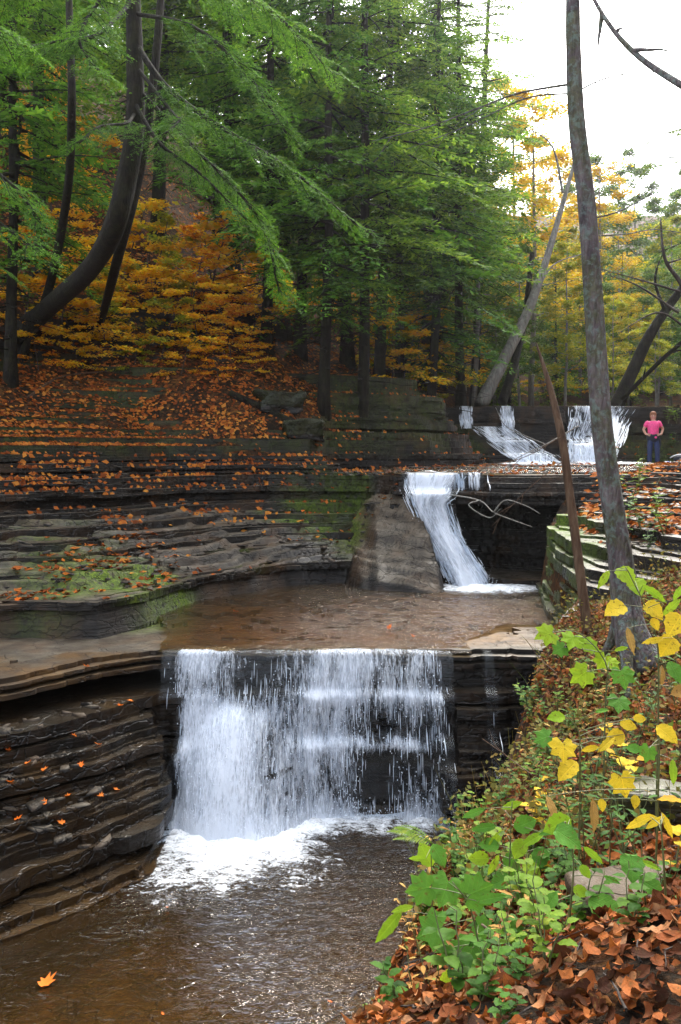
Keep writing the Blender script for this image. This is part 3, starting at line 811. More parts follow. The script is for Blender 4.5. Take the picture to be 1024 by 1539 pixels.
def fall(name, u0, u1, nu, ylip, z0, z1, v0, dens, nz=44, drift=None, layers=((0, 0), (.04, 3.3)), reach=1.8, strands=0, seed=0, smw=(.006, .013), approach=.25, drops=0, ragged=True):
    us = np.linspace(u0, u1, nu)
    paths = np.array([path_for(u, ylip(u), z0, z1, v0, nz, None if drift is None else (lambda zz, u=u: drift(u, zz)), reach=reach) for u in us])
    for _ in range(2):                                     # even out sideways
        q = np.pad(paths[:, :, 1], ((1, 1), (0, 0)), mode='edge')
        paths[:, :, 1] = np.minimum(q[:-2] * .25 + q[1:-1] * .5 + q[2:] * .25, paths[:, :, 1] + .02)
    mb_V, mb_F, uvs, den, base = [], [], [], [], 0
    for off, useed in layers:
        p = paths.copy()
        p[:, :, 1] -= off * (1 + .8 * fbm(us[:, None] * 4 + useed, np.linspace(0, 3, nz)[None], 3))
        p[:, :, 0] += .02 * fbm(us[:, None] * 7 + useed, np.linspace(0, 2, nz)[None], 5)
        pre = p[:, :1].copy(); pre[:, :, 1] += approach + off; pre[:, :, 2] += .012
        p = np.concatenate([pre, p], 1); m = nz + 1
        arc = np.concatenate([np.zeros((nu, 1)), np.cumsum(np.linalg.norm(np.diff(p, axis=1), axis=2), 1)], 1)
        d = dens(p[:, :, 0], p[:, :, 2])
        if ragged:
            eu = np.minimum(us - u0, u1 - us)[:, None] / (u1 - u0)
            d = d * sstep(0, .22, eu + .16 * fbm(us[:, None] * 11 + useed, arc * .9, 33))
        uv = np.stack([us[:, None] + 0 * arc + useed, arc + useed], -1)
        i = np.arange(nu - 1)[:, None] * m; j = np.arange(m - 1)[None]
        mb_F.append(np.stack([i + j, i + j + 1, i + m + j + 1, i + m + j], -1).reshape(-1, 4)[:, ::-1] + base)
        mb_V.append(p.reshape(-1, 3)); uvs.append(uv.reshape(-1, 2)); den.append(d.ravel()); base += nu * m
    rng = np.random.default_rng(seed + 5)
    # loose strands and drops that leave the sheet
    for s in range(strands):
        iu = rng.integers(0, nu); p = paths[iu]
        a = rng.random() ** .8 * (nz - 6); n = int(rng.integers(3, 10)); a = int(a)
        seg = p[a:a + n].copy()
        if len(seg) < 3: continue
        dv = dens(seg[:, 0], seg[:, 2]).mean()
        if rng.random() > dv * 1.1: continue
        o = np.array([rng.normal(0, .02), -abs(rng.normal(.02, .035)), rng.normal(0, .02)])
        w = rng.uniform(*smw)
        tpr = np.sin(np.linspace(.15, 3.0, len(seg)))[:, None]
        dx = np.array([[w, 0, 0]]) * tpr; dy = np.array([[0, -w * .7, 0]]) * tpr
        L = seg + o - dx; C = seg + o + dy; R = seg + o + dx
        n_ = len(seg)
        V = np.concatenate([L, C, R]); k = np.arange(n_ - 1)
        mb_F.append(np.concatenate([np.stack([k, k + 1, n_ + k + 1, n_ + k], -1), np.stack([n_ + k, n_ + k + 1, 2 * n_ + k + 1, 2 * n_ + k], -1)]) + base)
        mb_V.append(V); base += len(V)
        uvs.append(np.tile(np.array([[rng.random() * 50, rng.random() * 50]]), (len(V), 1)) + V[:, [0, 2]] * .2); den.append(np.full(len(V), .95))
    OCT = np.array([[1, 0, 0], [-1, 0, 0], [0, 1, 0], [0, -1, 0], [0, 0, 1.5], [0, 0, -1.5]], float)
    OF = np.array([[4, 0, 2], [4, 2, 1], [4, 1, 3], [4, 3, 0], [5, 2, 0], [5, 1, 2], [5, 3, 1], [5, 0, 3]])
    ofs = []
    for s in range(drops):
        iu = rng.integers(0, nu); jv = int(nz * (1 - rng.random() ** 2.2 * .9)) - 1
        if dens(paths[iu, jv:jv + 1, 0], paths[iu, jv:jv + 1, 2])[0] < .25: continue
        c = paths[iu, jv] + np.array([rng.normal(0, .05), -abs(rng.normal(.03, .10)), abs(rng.normal(0, .06))])
        mb_V.append(c + OCT * rng.uniform(.0025, .008)); ofs.append(OF + base); base += 6
        uvs.append(np.full((6, 2), rng.random() * 9)); den.append(np.full(6, 1.2))
    V = np.concatenate(mb_V); FF = np.concatenate(mb_F); dd_ = np.concatenate(den)
    FF = FF[dd_[FF].max(1) > .04]
    o = mesh_np(name, V, [FF] + ([np.concatenate(ofs)] if ofs else []), M_FALL, smooth=True, attrs={'dens': np.concatenate(den)})
    me = o.data; uvl = me.uv_layers.new(name='UVMap')
    li = np.empty(len(me.loops), np.int32); me.loops.foreach_get('vertex_index', li)
    uvl.data.foreach_set('uv', np.concatenate(uvs)[li].astype(np.float32).ravel())
    o['kind'] = 'structure'
    return o

def lipy(u): 
    ys_ = np.linspace(10.5, 12.2, 120)
    d = sd(LIP, np.full(120, float(u)), ys_)
    return float(np.interp(0.0, d, ys_)) + float(.05 * fbm(np.array([u * 2.6]), np.array([0.0]), 222)[0])
def dens_low(x, z):
    d = .40 + .07 * sstep(-.3, .4, x) + .24 * fbm(x * 2.1, z * .9, 61)
    d = d + .38 * np.exp(-((x + 1.3) / .42) ** 2) * sstep(-3.0, -3.3, z) + .22 * np.exp(-((x + 1.75) / .4) ** 2)
    d = d + .22 * fbm(x * 5.5, z * 1.3, 71) - .03 * sstep(-.6, .6, x)
    d = d + .16 * sstep(-.2, .3, -np.abs(x - .05) + .3) * sstep(-3.3, -2.9, z)
    d = d - .16 * sstep(-.2, .3, x) * sstep(-3.1, -3.6, z)
    d = d + np.clip(.20 + .5 * fbm(x * 2.0, x * 0, 85), 0, .38) * np.exp(-((z + 3.03 + .07 * fbm(x * 2.3, x * 0, 86)) / .08) ** 2) * sstep(-.8, -.2, x)
    d = d - .10 * sstep(-3.25, -2.9, z) * sstep(-.2, -.7, x) + .08 * np.exp(-((x + 1.3) / .4) ** 2) * sstep(-3.15, -3.3, z)
    d = d + np.clip(.15 + .5 * fbm(x * 2.2, x * 0, 83), 0, .34) * np.exp(-((z + 3.57 + .07 * fbm(x * 2.7, x * 0, 84)) / .07) ** 2) * sstep(-.6, -.1, x)
    d = d + .25 * sstep(-4.15, -4.45, z)
    jx = x + .16 * fbm(x * 9, z * .25, 5) + .06 * fbm(x * 30, z * .3, 15)
    e = sstep(-2.24, -2.08, jx + .10 * sstep(-3.2, -4.2, z) * -1) * (1 - sstep(1.0, 1.5, jx))
    e = np.maximum(e, .62 * sstep(.15, .5, fbm(x * 7, z * .25, 6)) * (1 - sstep(1.7, 2.0, x)) * (x > 1.0))
    return np.clip(d, 0, 1.2) * e * np.where(z < -3.05, sstep(-2.06, -1.92, x + .05 * fbm(x * 20, z, 3)), 1)
fall('lower_waterfall', -2.3, 2.0, 150, lipy, ZU - .03, ZP - .02, .62, dens_low, nz=64, strands=2600, drops=3000, seed=1, layers=((0, 0), (.035, 3.3), (.09, 7.1)), smw=(.002, .005), ragged=False)
def midy(u): 
    ys_ = np.linspace(16.8, 18.8, 120)
    return float(np.interp(0.0, sd(MID, np.full(120, float(u)), ys_), ys_))
def mid_drift(u, zz):
    t = (u - 1.2) / 1.6
    tgt = np.interp(zz, [-2.5, -1.6, -1.0, -.75, -.4], [2.05 + .85 * t, 1.6 + .75 * t, 1.32 + .85 * t, 1.22 + 1.3 * t, 1.2 + 1.6 * t])
    return tgt - u
def dens_mid(x, z):
    t0 = np.interp(z, [-2.5, -1.6, -1.0, -.75, -.4], [2.45, 1.97, 1.7, 1.75, 1.8])
    w = np.interp(z, [-2.5, -1.0, -.75, -.4], [.55, .45, .6, .8])
    return np.clip(.80 - .50 * (np.abs(x - t0) / w) ** 2 + .45 * fbm(x * 5, z * 1.6, 8) + .25 * fbm(x * 11, z * 2, 18), 0, 1.1) * sstep(1.15, .75, (np.abs(x - t0) / w) + .35 * fbm(x * 9, z * .8, 28))
fall('middle_waterfall', 1.2, 2.8, 60, midy, -.42, ZU - .02, .5, dens_mid, nz=54, drift=mid_drift, strands=1300, drops=900, layers=((0, 0), (.06, 3.3), (.12, 6.1)), seed=2, smw=(.004, .011))
# lower end of the slab: a thin curtain beside the middle fall
fall('middle_side_curtain', 2.3, 2.95, 26, lambda u: midy(u) + .02, -.42, -.76, .3, lambda x, z: .8 * sstep(-.2, .4, fbm(x * 9, z * .5, 4)), nz=10, strands=60, seed=3)
topy = lambda u: float(np.interp(u, [2, 4, 7, 9, 16], [28, 28, 27.9, 28.1, 28]))
flat = lambda v: (lambda x, z: v - .18 + .45 * fbm(x * 3.5, z * 1.2, 14) + .2 * fbm(x * 9, z * 2, 24))
fall('top_left_stream', 3.75, 4.12, 14, topy, 1.46, .75, .3, flat(.78), nz=18, strands=120, seed=4, smw=(.006, .014))
fall('top_middle_stream', 5.0, 5.42, 14, topy, 1.46, .62, .3, flat(.78), nz=18, strands=120, seed=5, smw=(.006, .014))
def chute_d(u, zz): return np.interp(zz, [-.4, .8], [1.25 + .15 * (u - 4), 0])
fall('top_chute', 4.0, 5.3, 40, lambda u: topy(u) - .35, .80, -.36, .8, flat(.8), nz=30, drift=chute_d, strands=400, seed=6, smw=(.006, .016), reach=2.8, approach=.1)
fall('top_chute_foot', 5.0, 6.0, 26, lambda u: 25.2, -.02, -.45, .5, flat(.72), nz=14, strands=160, seed=16, smw=(.006, .016), reach=1.2)
def tr_d(u, zz): return np.interp(zz, [-.4, .9, 1.4], [-.55 * (u - 7.15) - .35, -.16 * (u - 7.15) - .05, 0])
fall('top_right_waterfall', 7.15, 9.5, 70, topy, 1.46, -.40, .55, lambda x, z: .62 + .5 * fbm(x * 2.6, z * 1.2, 14) + .2 * fbm(x * 9, z * 2, 24) - .35 * ((x > 9.0) & (z > .9)), nz=44, drift=tr_d, strands=900, seed=7, smw=(.006, .016), reach=2.4)
fall('top_right_foot', 6.4, 7.7, 40, lambda u: 25.9, .25, -.42, .7, flat(.78), nz=18, strands=300, seed=17, smw=(.006, .016), reach=1.6)
# ================================================================ trees
M_HEM = leaf_shader('hemlock_needles', [(.10, (.024, .062, .012)), (.35, (.070, .150, .020)), (.6, (.135, .250, .028)), (.85, (.23, .35, .038))], .5, .50, .4)
M_HEMN = leaf_shader('bright_hemlock_needles', [(.10, (.018, .055, .012)), (.35, (.048, .125, .018)), (.6, (.090, .21, .025)), (.9, (.16, .31, .034))], .5, .40, .4)
M_GOLD = leaf_shader('golden_leaves', [(.12, (.50, .21, .008)), (.35, (.78, .42, .014)), (.6, (.88, .58, .025)), (.85, (.70, .60, .05))], .5, .48, .5)
M_GOLDT = leaf_shader('golden_tree_leaves', [(.12, (.40, .21, .008)), (.35, (.62, .40, .012)), (.6, (.68, .50, .02)), (.85, (.48, .48, .04))], .5, .30, .5)
M_ORNG = leaf_shader('orange_leaves', [(.12, (.36, .09, .008)), (.35, (.70, .25, .012)), (.6, (.85, .44, .02)), (.85, (.80, .58, .03))], .5, .48, .5)
M_LIME = leaf_shader('yellow_green_leaves', [(.12, (.10, .16, .015)), (.4, (.24, .29, .02)), (.7, (.42, .40, .03)), (.9, (.5, .36, .03))], .5, .40, .5)
M_MIXG = leaf_shader('soft_green_leaves', [(.12, (.035, .085, .018)), (.4, (.07, .15, .028)), (.7, (.13, .21, .04)), (.9, (.26, .27, .04))], .5, .38, .5)
M_BARK = mat_bark('dark_hemlock_bark', (.004, .003, .0025), (.011, .008, .0065), (.028, .021, .016), moss=.15)
M_BARKL = mat_bark('pale_grey_bark', (.09, .08, .07), (.19, .17, .15), (.33, .31, .28), lichen=.3)
M_HERO = mat_bark('lichen_covered_bark', (.035, .026, .030), (.090, .070, .072), (.17, .145, .14), vscale=7, moss=.5, lichen=.4, bump=.9)
M_DEAD = mat_bark('bare_brown_wood', (.028, .015, .009), (.075, .042, .024), (.14, .09, .056), vscale=3, bump=.5)
M_TWIG = mat_bark('dark_twigs', (.02, .015, .012), (.05, .04, .034), (.10, .085, .075), bump=.3)

def quads_to(mb, Q):
    Q = np.asarray(Q).reshape(-1, 4, 3)
    mb.add(Q.reshape(-1, 3), np.arange(len(Q) * 4).reshape(-1, 4))

def spray(rng, n_side=13, leaf=.045, lw=.30, dense=.040, miss=.10):
    """flat drooping hemlock branch of unit length along +x; returns leaf quads and the axis"""
    ax = np.linspace(0, 1, 9); droop = .16 * ax + .20 * ax ** 2.2
    wob = .04 * np.sin(ax * 5 + rng.random() * 6)
    axis = np.stack([ax, wob, -droop], -1)
    Q = []
    for i in range(n_side):
        t = .14 + .84 * (i + rng.uniform(-.3, .3)) / n_side
        t = min(t, .99)
        o = np.array([np.interp(t, ax, axis[:, k]) for k in range(3)])
        for sgn in (-1, 1):
            if rng.random() < miss: continue
            L = (.42 * (1 - t) ** .75 + .07) * rng.uniform(.65, 1.1) * min(1, .5 + t * 3)
            a = math.radians(rng.uniform(42, 62)) * sgn
            d = np.array([math.cos(a), math.sin(a), 0]); pz = rng.uniform(-.32, -.02)
            k = max(2, int(L / dense))
            s = (np.arange(k) + rng.random(k) * .7) / k
            c = o + d * (s * L)[:, None] + np.array([0, 0, 1]) * (pz * L * s ** 1.5)[:, None]
            for h in (-1, 1):
                b = a + h * np.radians(rng.uniform(25, 55, k))
                ll = leaf * rng.uniform(.7, 1.35, k) * (1.15 - .45 * s)
                dv = np.stack([np.cos(b), np.sin(b), rng.uniform(-.55, .18, k)], -1) * ll[:, None]
                wv = np.stack([-np.sin(b), np.cos(b), rng.uniform(-.7, .7, k)], -1) * (ll * lw * .5)[:, None]
                Q.append(np.stack([c, c + dv * .45 - wv, c + dv, c + dv * .45 + wv], 1))
    tip = axis[-1]
    return np.concatenate(Q), axis

_r = np.random.default_rng(3)
SPR = [spray(_r, 13, .062, .34, .046) for _ in range(5)]                                      # middle distance
SPR_FAR = [spray(_r, 9, .085, .42, .085) for _ in range(4)]              # far
SPR_NEAR = [spray(_r, 13, .052, .36, .034, .28) for _ in range(4)]            # near

def place_spray(S, rng, o, az, tilt, L, roll=0.0, wz=1.0):
    Q, ax = S[rng.integers(len(S))]
    R = Matrix.Rotation(az, 3, 'Z') @ Matrix.Rotation(tilt, 3, 'Y') @ Matrix.Rotation(roll, 3, 'X')
    R = np.array(R)
    sc = np.array([L, L * rng.uniform(.8, 1.1), L * wz])
    return (Q * sc) @ R.T + o, (ax * sc) @ R.T + o

def hemlock(name, H, crown0, rmax, nb, rad, seed, S, mleaf, lean=(0, 0), taperpow=.8, mat_b=None):
    """straight trunk, many drooping branches; built at the origin"""
    rng = np.random.default_rng(seed)
    root = empty(name, (0, 0, 0))
    n = 14; t = np.linspace(0, 1, n)
    px = lean[0] * t ** 1.5 + .12 * fbm(t * 3, t * 0 + seed, 3); py = lean[1] * t ** 1.5 + .12 * fbm(t * 3, t * 0 + seed + 9, 4)
    pts = np.stack([px, py, -.5 + (H + .5) * t], -1)
    wood = MB()
    r = rad * (1 - t) ** .8 + .012; r[0] *= 1.6; r[1] *= 1.08
    tube(wood, pts, r, 9, .10, seed)
    leaf = MB()
    for i in range(nb):
        u = (i + rng.random()) / nb
        z = crown0 + (H - crown0) * u
        o = np.array([np.interp(z, pts[:, 2], pts[:, k]) for k in range(3)])
        prof = (1 - u) ** taperpow * (.55 + .45 * min(1, u * 5))
        L = max(.35, rmax * prof * rng.uniform(.65, 1.15))
        az = rng.uniform(0, 2 * math.pi); tl = math.radians(rng.uniform(-14, 16) - 8 * u)
        Q, ax = place_spray(S, rng, o, az, tl, L, rng.uniform(-.25, .25))
        quads_to(leaf, Q)
        tube(wood, ax[:7], np.linspace(.022 * L ** .5 + .006, .004, 7), 4, cap=False)
    for i in range(int(nb * .14)):                                     # dead lower limbs
        z = crown0 * rng.uniform(.35, 1.0); az = rng.uniform(0, 6.28); L = rmax * rng.uniform(.25, .6)
        o = np.array([np.interp(z, pts[:, 2], pts[:, k]) for k in range(3)])
        q = np.linspace(0, 1, 6)[:, None]
        tube(wood, o + q * L * np.array([math.cos(az), math.sin(az), -.15]) + rng.normal(0, .05, (6, 3)) * q, np.linspace(.02, .004, 6), 4, cap=False)
    wood.build('trunk', mat_b or M_BARK, root, smooth=True)
    leaf.build('crown', mleaf, root)
    return root

def leafy(name, H, spread, nlimb, nleaf, lsize, rad, seed, mleaf, lean=(0, 0), base=.25, flat=.35, mat_b=None, tiers=True, sub=6):
    """broadleaf tree or sapling: limbs, twigs, leaves set along the twigs in loose flat layers"""
    rng = np.random.default_rng(seed)
    root = empty(name, (0, 0, 0))
    n = 10; t = np.linspace(0, 1, n)
    pts = np.stack([lean[0] * t ** 1.3 + .05 * H * .3 * fbm(t * 2.5, t * 0 + seed, 3), lean[1] * t ** 1.3 + .05 * H * .3 * fbm(t * 2.5, t * 0 + seed + 5, 4), -.25 + (H + .25) * t], -1)
    wood = MB(); tube(wood, pts, rad * (1 - t) ** .7 + .004, 7, .08, seed)
    cs = []
    for i in range(nlimb):
        u = base + (1 - base) * (i + rng.random() * .8) / nlimb
        u = min(u, .99)
        o = np.array([np.interp(u, t, pts[:, k]) for k in range(3)])
        az = i * 2.4 + rng.uniform(-.5, .5); L = spread * (1 - .55 * u) * rng.uniform(.6, 1.1)
        d = np.array([math.cos(az), math.sin(az), rng.uniform(.05, .55)])
        q = np.linspace(0, 1, 6)[:, None]
        lp = o + q * L * d + np.array([0, 0, -.22 * L]) * q ** 2 + rng.normal(0, .03 * L, (6, 3)) * q
        tube(wood, lp, np.linspace(rad * .38 * (1 - u) + .006, .003, 6), 4, cap=False)
        for j in range(sub):
            v = rng.uniform(.3, 1.0)
            so = np.array([np.interp(v, q[:, 0], lp[:, k]) for k in range(3)])
            a2 = az + rng.uniform(-1.3, 1.3); l2 = L * rng.uniform(.25, .55)
            d2 = np.array([math.cos(a2), math.sin(a2), rng.uniform(-.25, .3)])
            tp = so + np.linspace(0, 1, 4)[:, None] * l2 * d2
            tube(wood, tp, np.linspace(.006, .002, 4), 3, cap=False)
            k = max(3, int(nleaf / (nlimb * sub)))
            s = rng.random(k)[:, None]
            cs.append(so + s * l2 * d2 + rng.normal(0, 1, (k, 3)) * np.array([.10, .10, .10 * flat]) * spread * .55)
    C = np.concatenate(cs); k = len(C)
    quads_to(mbl := MB(), leaf_quads(rng, C, lsize, .5))
    wood.build('trunk', mat_b or M_TWIG, root, smooth=True)
    mbl.build('crown', mleaf, root)
    return root

def leaf_quads(rng, C, size, tilt):
    """diamond leaves, roughly level, around centres C"""
    k = len(C)
    a = rng.uniform(0, 2 * np.pi, k); s = size * rng.uniform(.6, 1.3, k)
    d = np.stack([np.cos(a), np.sin(a), rng.normal(-.15, tilt * .7, k)], -1)
    d /= np.linalg.norm(d, axis=1, keepdims=True)
    up = np.stack([rng.normal(0, tilt, k), rng.normal(0, tilt, k), np.ones(k)], -1)
    w = np.cross(up, d); w /= np.linalg.norm(w, axis=1, keepdims=True) + 1e-9
    d = d * s[:, None]; w = w * (s * .33)[:, None]
    return np.stack([C - d * .5, C - w + d * .02, C + d * .5, C + w + d * .02], 1)

def gz(x, y):
    return float(ground_z(np.array([float(x)]), np.array([float(y)]))[0])

# ---------------------------------------------------------------- hemlocks on the slope
HP = [hemlock('hemlock_tree', 19, 4.2, 4.2, 120, .17, 1, SPR, M_HEM),
      hemlock('hemlock_tree', 22, 5.4, 4.5, 130, .20, 2, SPR, M_HEM, lean=(.5, -.6)),
      hemlock('hemlock_tree', 16, 2.6, 3.9, 120, .14, 3, SPR, M_HEMN, lean=(.3, -.3))]
HF = [hemlock('hemlock_tree', 21, 1.5, 4.4, 150, .18, 11, SPR_FAR, M_HEM),
      hemlock('hemlock_tree', 18, 1.2, 4.0, 140, .16, 12, SPR_FAR, M_HEMN),
      hemlock('hemlock_tree', 15, .6, 3.6, 120, .14, 13, SPR_FAR, M_HEM)]
used = {}
def put(proto, x, y, label, group, sc=1.0, rz=None, sink=.1):
    z = gz(x, y) - sink
    rz = random.uniform(0, 6.28) if rz is None else rz
    if proto.name not in used:
        used[proto.name] = 1
        proto.location = (x, y, z); proto.rotation_euler = (0, 0, rz)
        proto.scale = (sc, sc, sc) if np.isscalar(sc) else sc
        if label: proto['label'] = label
        if group: proto['group'] = group
        return proto
    return copy_thing(proto, (x, y, z), rz, sc, label, group)

# those one can tell apart, by the photo: (px of the trunk, depth, prototype, scale)
MIDH = [(548, 23.5, 0, .95), (572, 26.0, 1, .85), (600, 28.0, 0, .85), (486, 22.5, 2, 1.0), (520, 27, 1, .9), (455, 25.5, 0, .95), (400, 24.5, 2, 1.05), (350, 27, 1, 1.0),
        (60, 23.0, 0, 1.0), (20, 19.5, 2, .9), (240, 27.0, 1, 1.0), (640, 31, 1, .85), (665, 35, 0, .9), (690, 30, 0, .95), (715, 37, 1, 1.0), (650, 28, 2, 1.1), (610, 33, 1, 1.0)]
GH = 'hemlocks on the slope left of the stream'
ORD = 'first second third fourth fifth sixth seventh eighth ninth tenth eleventh twelfth thirteenth fourteenth fifteenth sixteenth seventeenth eighteenth nineteenth twentieth'.split()
def nth(i): return ORD[i] if i < 20 else 'number %d' % (i + 1)
_srt = sorted(m_[0] for m_ in MIDH)
for px, Y, k, s in MIDH:
    x = (px - 512) / F * Y
    o = put(HP[k], x, Y, ('bright' if k == 2 else 'dark') + ' green hemlock on the left slope, its trunk the %s from the left edge' % nth(_srt.index(px)), GH, s)
    o['category'] = 'tree'
pts_used = [((px - 512) / F * Y, Y) for px, Y, k, s in MIDH]
rng = np.random.default_rng(21)
cnt = 0
for _ in range(6000):
    y = rng.uniform(24, 85); x = rng.uniform(-.46 * y, .40 * y)
    d = float(sd(HILL, np.array([x]), np.array([y]))[0])
    right = x - np.interp(y, RY, RX)
    if d > 3.0 and d < 55:
        pass
    elif right > 1.5 and y > 38: pass
    else: continue
    if d > 0 and d < 6 and y < 34: continue
    px = 512 + F * x / y
    if px > 745 + max(0, y - 36) * 6 and right < 2.5: continue
    if any((x - a) ** 2 + (y - b) ** 2 < (2.3 + .045 * y) ** 2 for a, b in pts_used): continue
    pts_used.append((x, y))
    s = rng.uniform(.75, 1.1)
    if d < 0 or px > 745: s *= .55
    far = y > 33
    pr = (HF if far else HP)[rng.integers(3)]
    o = put(pr, x, y, 'hemlock standing among others farther up the wooded slope' if d > 0 else 'hemlock beyond the top falls on the right side of the stream',
            'hemlocks of the upper wood' if d > 0 else 'hemlocks on the far right', s)
    o['category'] = 'tree'
    cnt += 1
    if cnt > 110: break
cnt = 0
for _ in range(4000):                                              # right side of the gorge beyond the top falls
    y = rng.uniform(36, 80); x = rng.uniform(.16 * y, .44 * y)
    if x < np.interp(y, RY, RX) + .5 and y < 42: continue
    if any((x - a) ** 2 + (y - b) ** 2 < (1.6 + .03 * y) ** 2 for a, b in pts_used): continue
    pts_used.append((x, y))
    o = put(HF[rng.integers(3)], x, y, 'hemlock beyond the top falls on the right side of the stream', 'hemlocks on the far right', rng.uniform(.36, .62))
    o['category'] = 'tree'; cnt += 1
    if cnt > 46: break
print('hemlocks', cnt)
# ---------------------------------------------------------------- golden and green broadleaf trees
def once(proto, x, y, label, cat, group, sc=1.0, rz=None):
    o = put(proto, x, y, label, group, sc, rz); o['category'] = cat
    return o
YT = leafy('golden_maple_tree', 15, 3.6, 30, 9500, .18, .14, 31, M_GOLDT, base=.30, flat=.7, mat_b=M_BARKL)
GT = leafy('green_maple_tree', 14, 3.6, 34, 14000, .19, .13, 32, M_MIXG, base=.22, flat=.7, mat_b=M_BARKL)
LT = leafy('yellow_green_tree', 13, 3.3, 32, 12000, .19, .12, 33, M_LIME, base=.22, flat=.7, mat_b=M_BARKL)
def atpx(px, Y): return (px - 512) / F * Y
once(YT, atpx(800, 40), 40, 'tall golden maple above the top falls, left of the tall bare trunk', 'tree', None, .98)
once(YT, atpx(770, 52), 52, 'golden maple crown deeper in the wood behind the taller golden maple', 'tree', None, 1.2)
once(YT, atpx(905, 47), 47, 'orange yellow maple seen just right of the tall bare trunk', 'tree', None, .85)
once(GT, atpx(880, 60), 60, 'soft green broadleaf tree behind the tall bare trunk', 'tree', None, 1.05)
once(GT, atpx(955, 66), 66, 'soft green broadleaf tree far off above the person in pink', 'tree', None, 1.0)
once(GT, atpx(715, 33), 33, 'green broadleaf tree over the two thin top streams', 'tree', None, .8)
once(LT, atpx(850, 36), 36, 'small yellow green tree just behind the top ledge', 'tree', None, .55)
for px, Y, pr, sc, lb in ((690, 46, GT, .9, 'soft green maple left of the golden maples'), (745, 44, GT, .75, 'soft green maple under the golden maple crown'), (835, 58, YT, 1.0, 'golden maple far behind the tall bare trunk'),
        (870, 48, LT, .8, 'yellow green tree in the gap left of the tall bare trunk'), (930, 54, GT, .8, 'soft green tree low at the right behind the lichen trunk'), (965, 50, LT, .6, 'small yellow tree in the right wood above the leaning dark trunk'),
        (1000, 58, GT, .85, 'soft green tree at the far right beyond the bare shrub'), (1045, 52, GT, .9, 'soft green tree at the right edge of the wood'), (900, 40, GT, .45, 'short green tree behind the top right falls'),
        (780, 36, GT, .5, 'short green tree right of the two thin top streams'), (990, 40, GT, .5, 'short green tree behind the person in pink'), (945, 42, YT, .4, 'short golden tree behind the top right falls'), (700, 40, YT, .5, 'short golden tree on the slope left of the pale leaning tree')):
    once(pr, atpx(px, Y), Y, lb, 'tree', None, sc)
once(LT, atpx(1010, 44), 44, 'bright yellow tree at the right edge above the person in pink', 'tree', None, .75)
once(LT, atpx(920, 33), 33, 'low yellow green sapling behind the top right falls', 'sapling', None, .35)
once(LT, atpx(985, 31), 31, 'low yellow green sapling behind the person in pink', 'sapling', None, .3)

# saplings and bushes of autumn colour on the slope
SP = [leafy('orange_sapling', 2.4, 1.4, 12, 1700, .115, .020, 41, M_ORNG, base=.12, flat=.35, lean=(.5, -.6)),
      leafy('golden_sapling', 2.2, 1.6, 12, 2100, .12, .020, 42, M_GOLD, base=.10, flat=.35, lean=(.6, -.4)),
      leafy('yellow_green_sapling', 1.9, 1.4, 12, 2000, .10, .018, 43, M_LIME, base=.10, flat=.35, lean=(.4, -.4))]
SL = ['orange autumn sapling on the steep slope beside the leaning dark trunk', 'golden leaved sapling spreading over the slope above the ledges',
      'yellow green sapling spreading over the slope above the ledges']
GS = 'autumn saplings on the left slope'
def slope_point(px, py):
    """first point of the ground seen through this pixel"""
    Y = np.arange(9 if px < 540 else 22, 70, .05)
    x = (px - 512) / F * Y; z = (HZ - py) / F * Y
    g = ground_z(x, Y)
    i = np.argmax(g > z)
    return x[i], Y[i], g[i]
SAPS = [(40, 470, 0, 1.0), (15, 300, 0, 1.1), (90, 250, 0, 1.1), (140, 330, 0, 1.0), (60, 215, 0, 1.0), (180, 430, 1, 1.0), (250, 400, 1, 1.1), (215, 470, 1, 1.0), (300, 400, 0, 1.0),
        (285, 470, 1, 1.0), (330, 500, 0, 1.0), (240, 540, 2, .9), (150, 510, 2, .9), (90, 520, 0, .9), (350, 540, 0, .7), (380, 470, 1, .8), (430, 480, 1, .8), (480, 490, 1, .8),
        (250, 340, 0, 1.0), (300, 310, 0, 1.0), (330, 440, 0, .9), (560, 560, 1, 1.0), (600, 550, 1, 1.1), (640, 560, 1, 1.1), (670, 575, 1, 1.0), (590, 590, 2, 1.0), (640, 600, 2, .9), (700, 580, 1, .9),
        (60, 560, 0, .55), (120, 555, 1, .5), (200, 560, 2, .5), (270, 565, 1, .55), (330, 575, 0, .5), (30, 520, 0, .8), (160, 540, 1, .7), (300, 530, 1, .8), (240, 520, 1, .8), (110, 520, 1, .8), (370, 530, 0, .6), (390, 560, 0, .45), (200, 390, 0, 1.0), (160, 400, 0, .9), (270, 430, 1, 1.1), (310, 460, 1, 1.1), (230, 440, 2, 1.0), (120, 490, 0, 1.0), (190, 500, 1, .8), (360, 505, 0, .7), (20, 420, 0, 1.1), (75, 330, 0, 1.2), (230, 310, 0, 1.1), (340, 390, 1, 1.0), (400, 500, 1, .7), (570, 585, 1, .9), (615, 575, 1, 1.0), (655, 585, 1, 1.0), (690, 560, 1, 1.0), (580, 535, 1, 1.1), (560, 510, 1, 1.0), (530, 480, 0, .9), (610, 520, 0, 1.0), (660, 530, 1, 1.0), (720, 590, 0, .8), (760, 590, 2, .9), (820, 598, 1, .8), (870, 598, 0, .7), (930, 595, 2, .9), (1000, 590, 2, 1.0)]
SAPS = [(px, py, 1 if (px < 420 and k == 0 and i_ % 2) else k, s) for i_, (px, py, k, s) in enumerate(SAPS) if not (px < 420 and py < 470 and i_ % 3 == 0) and not (190 < px < 420 and 290 <= py <= 415)]
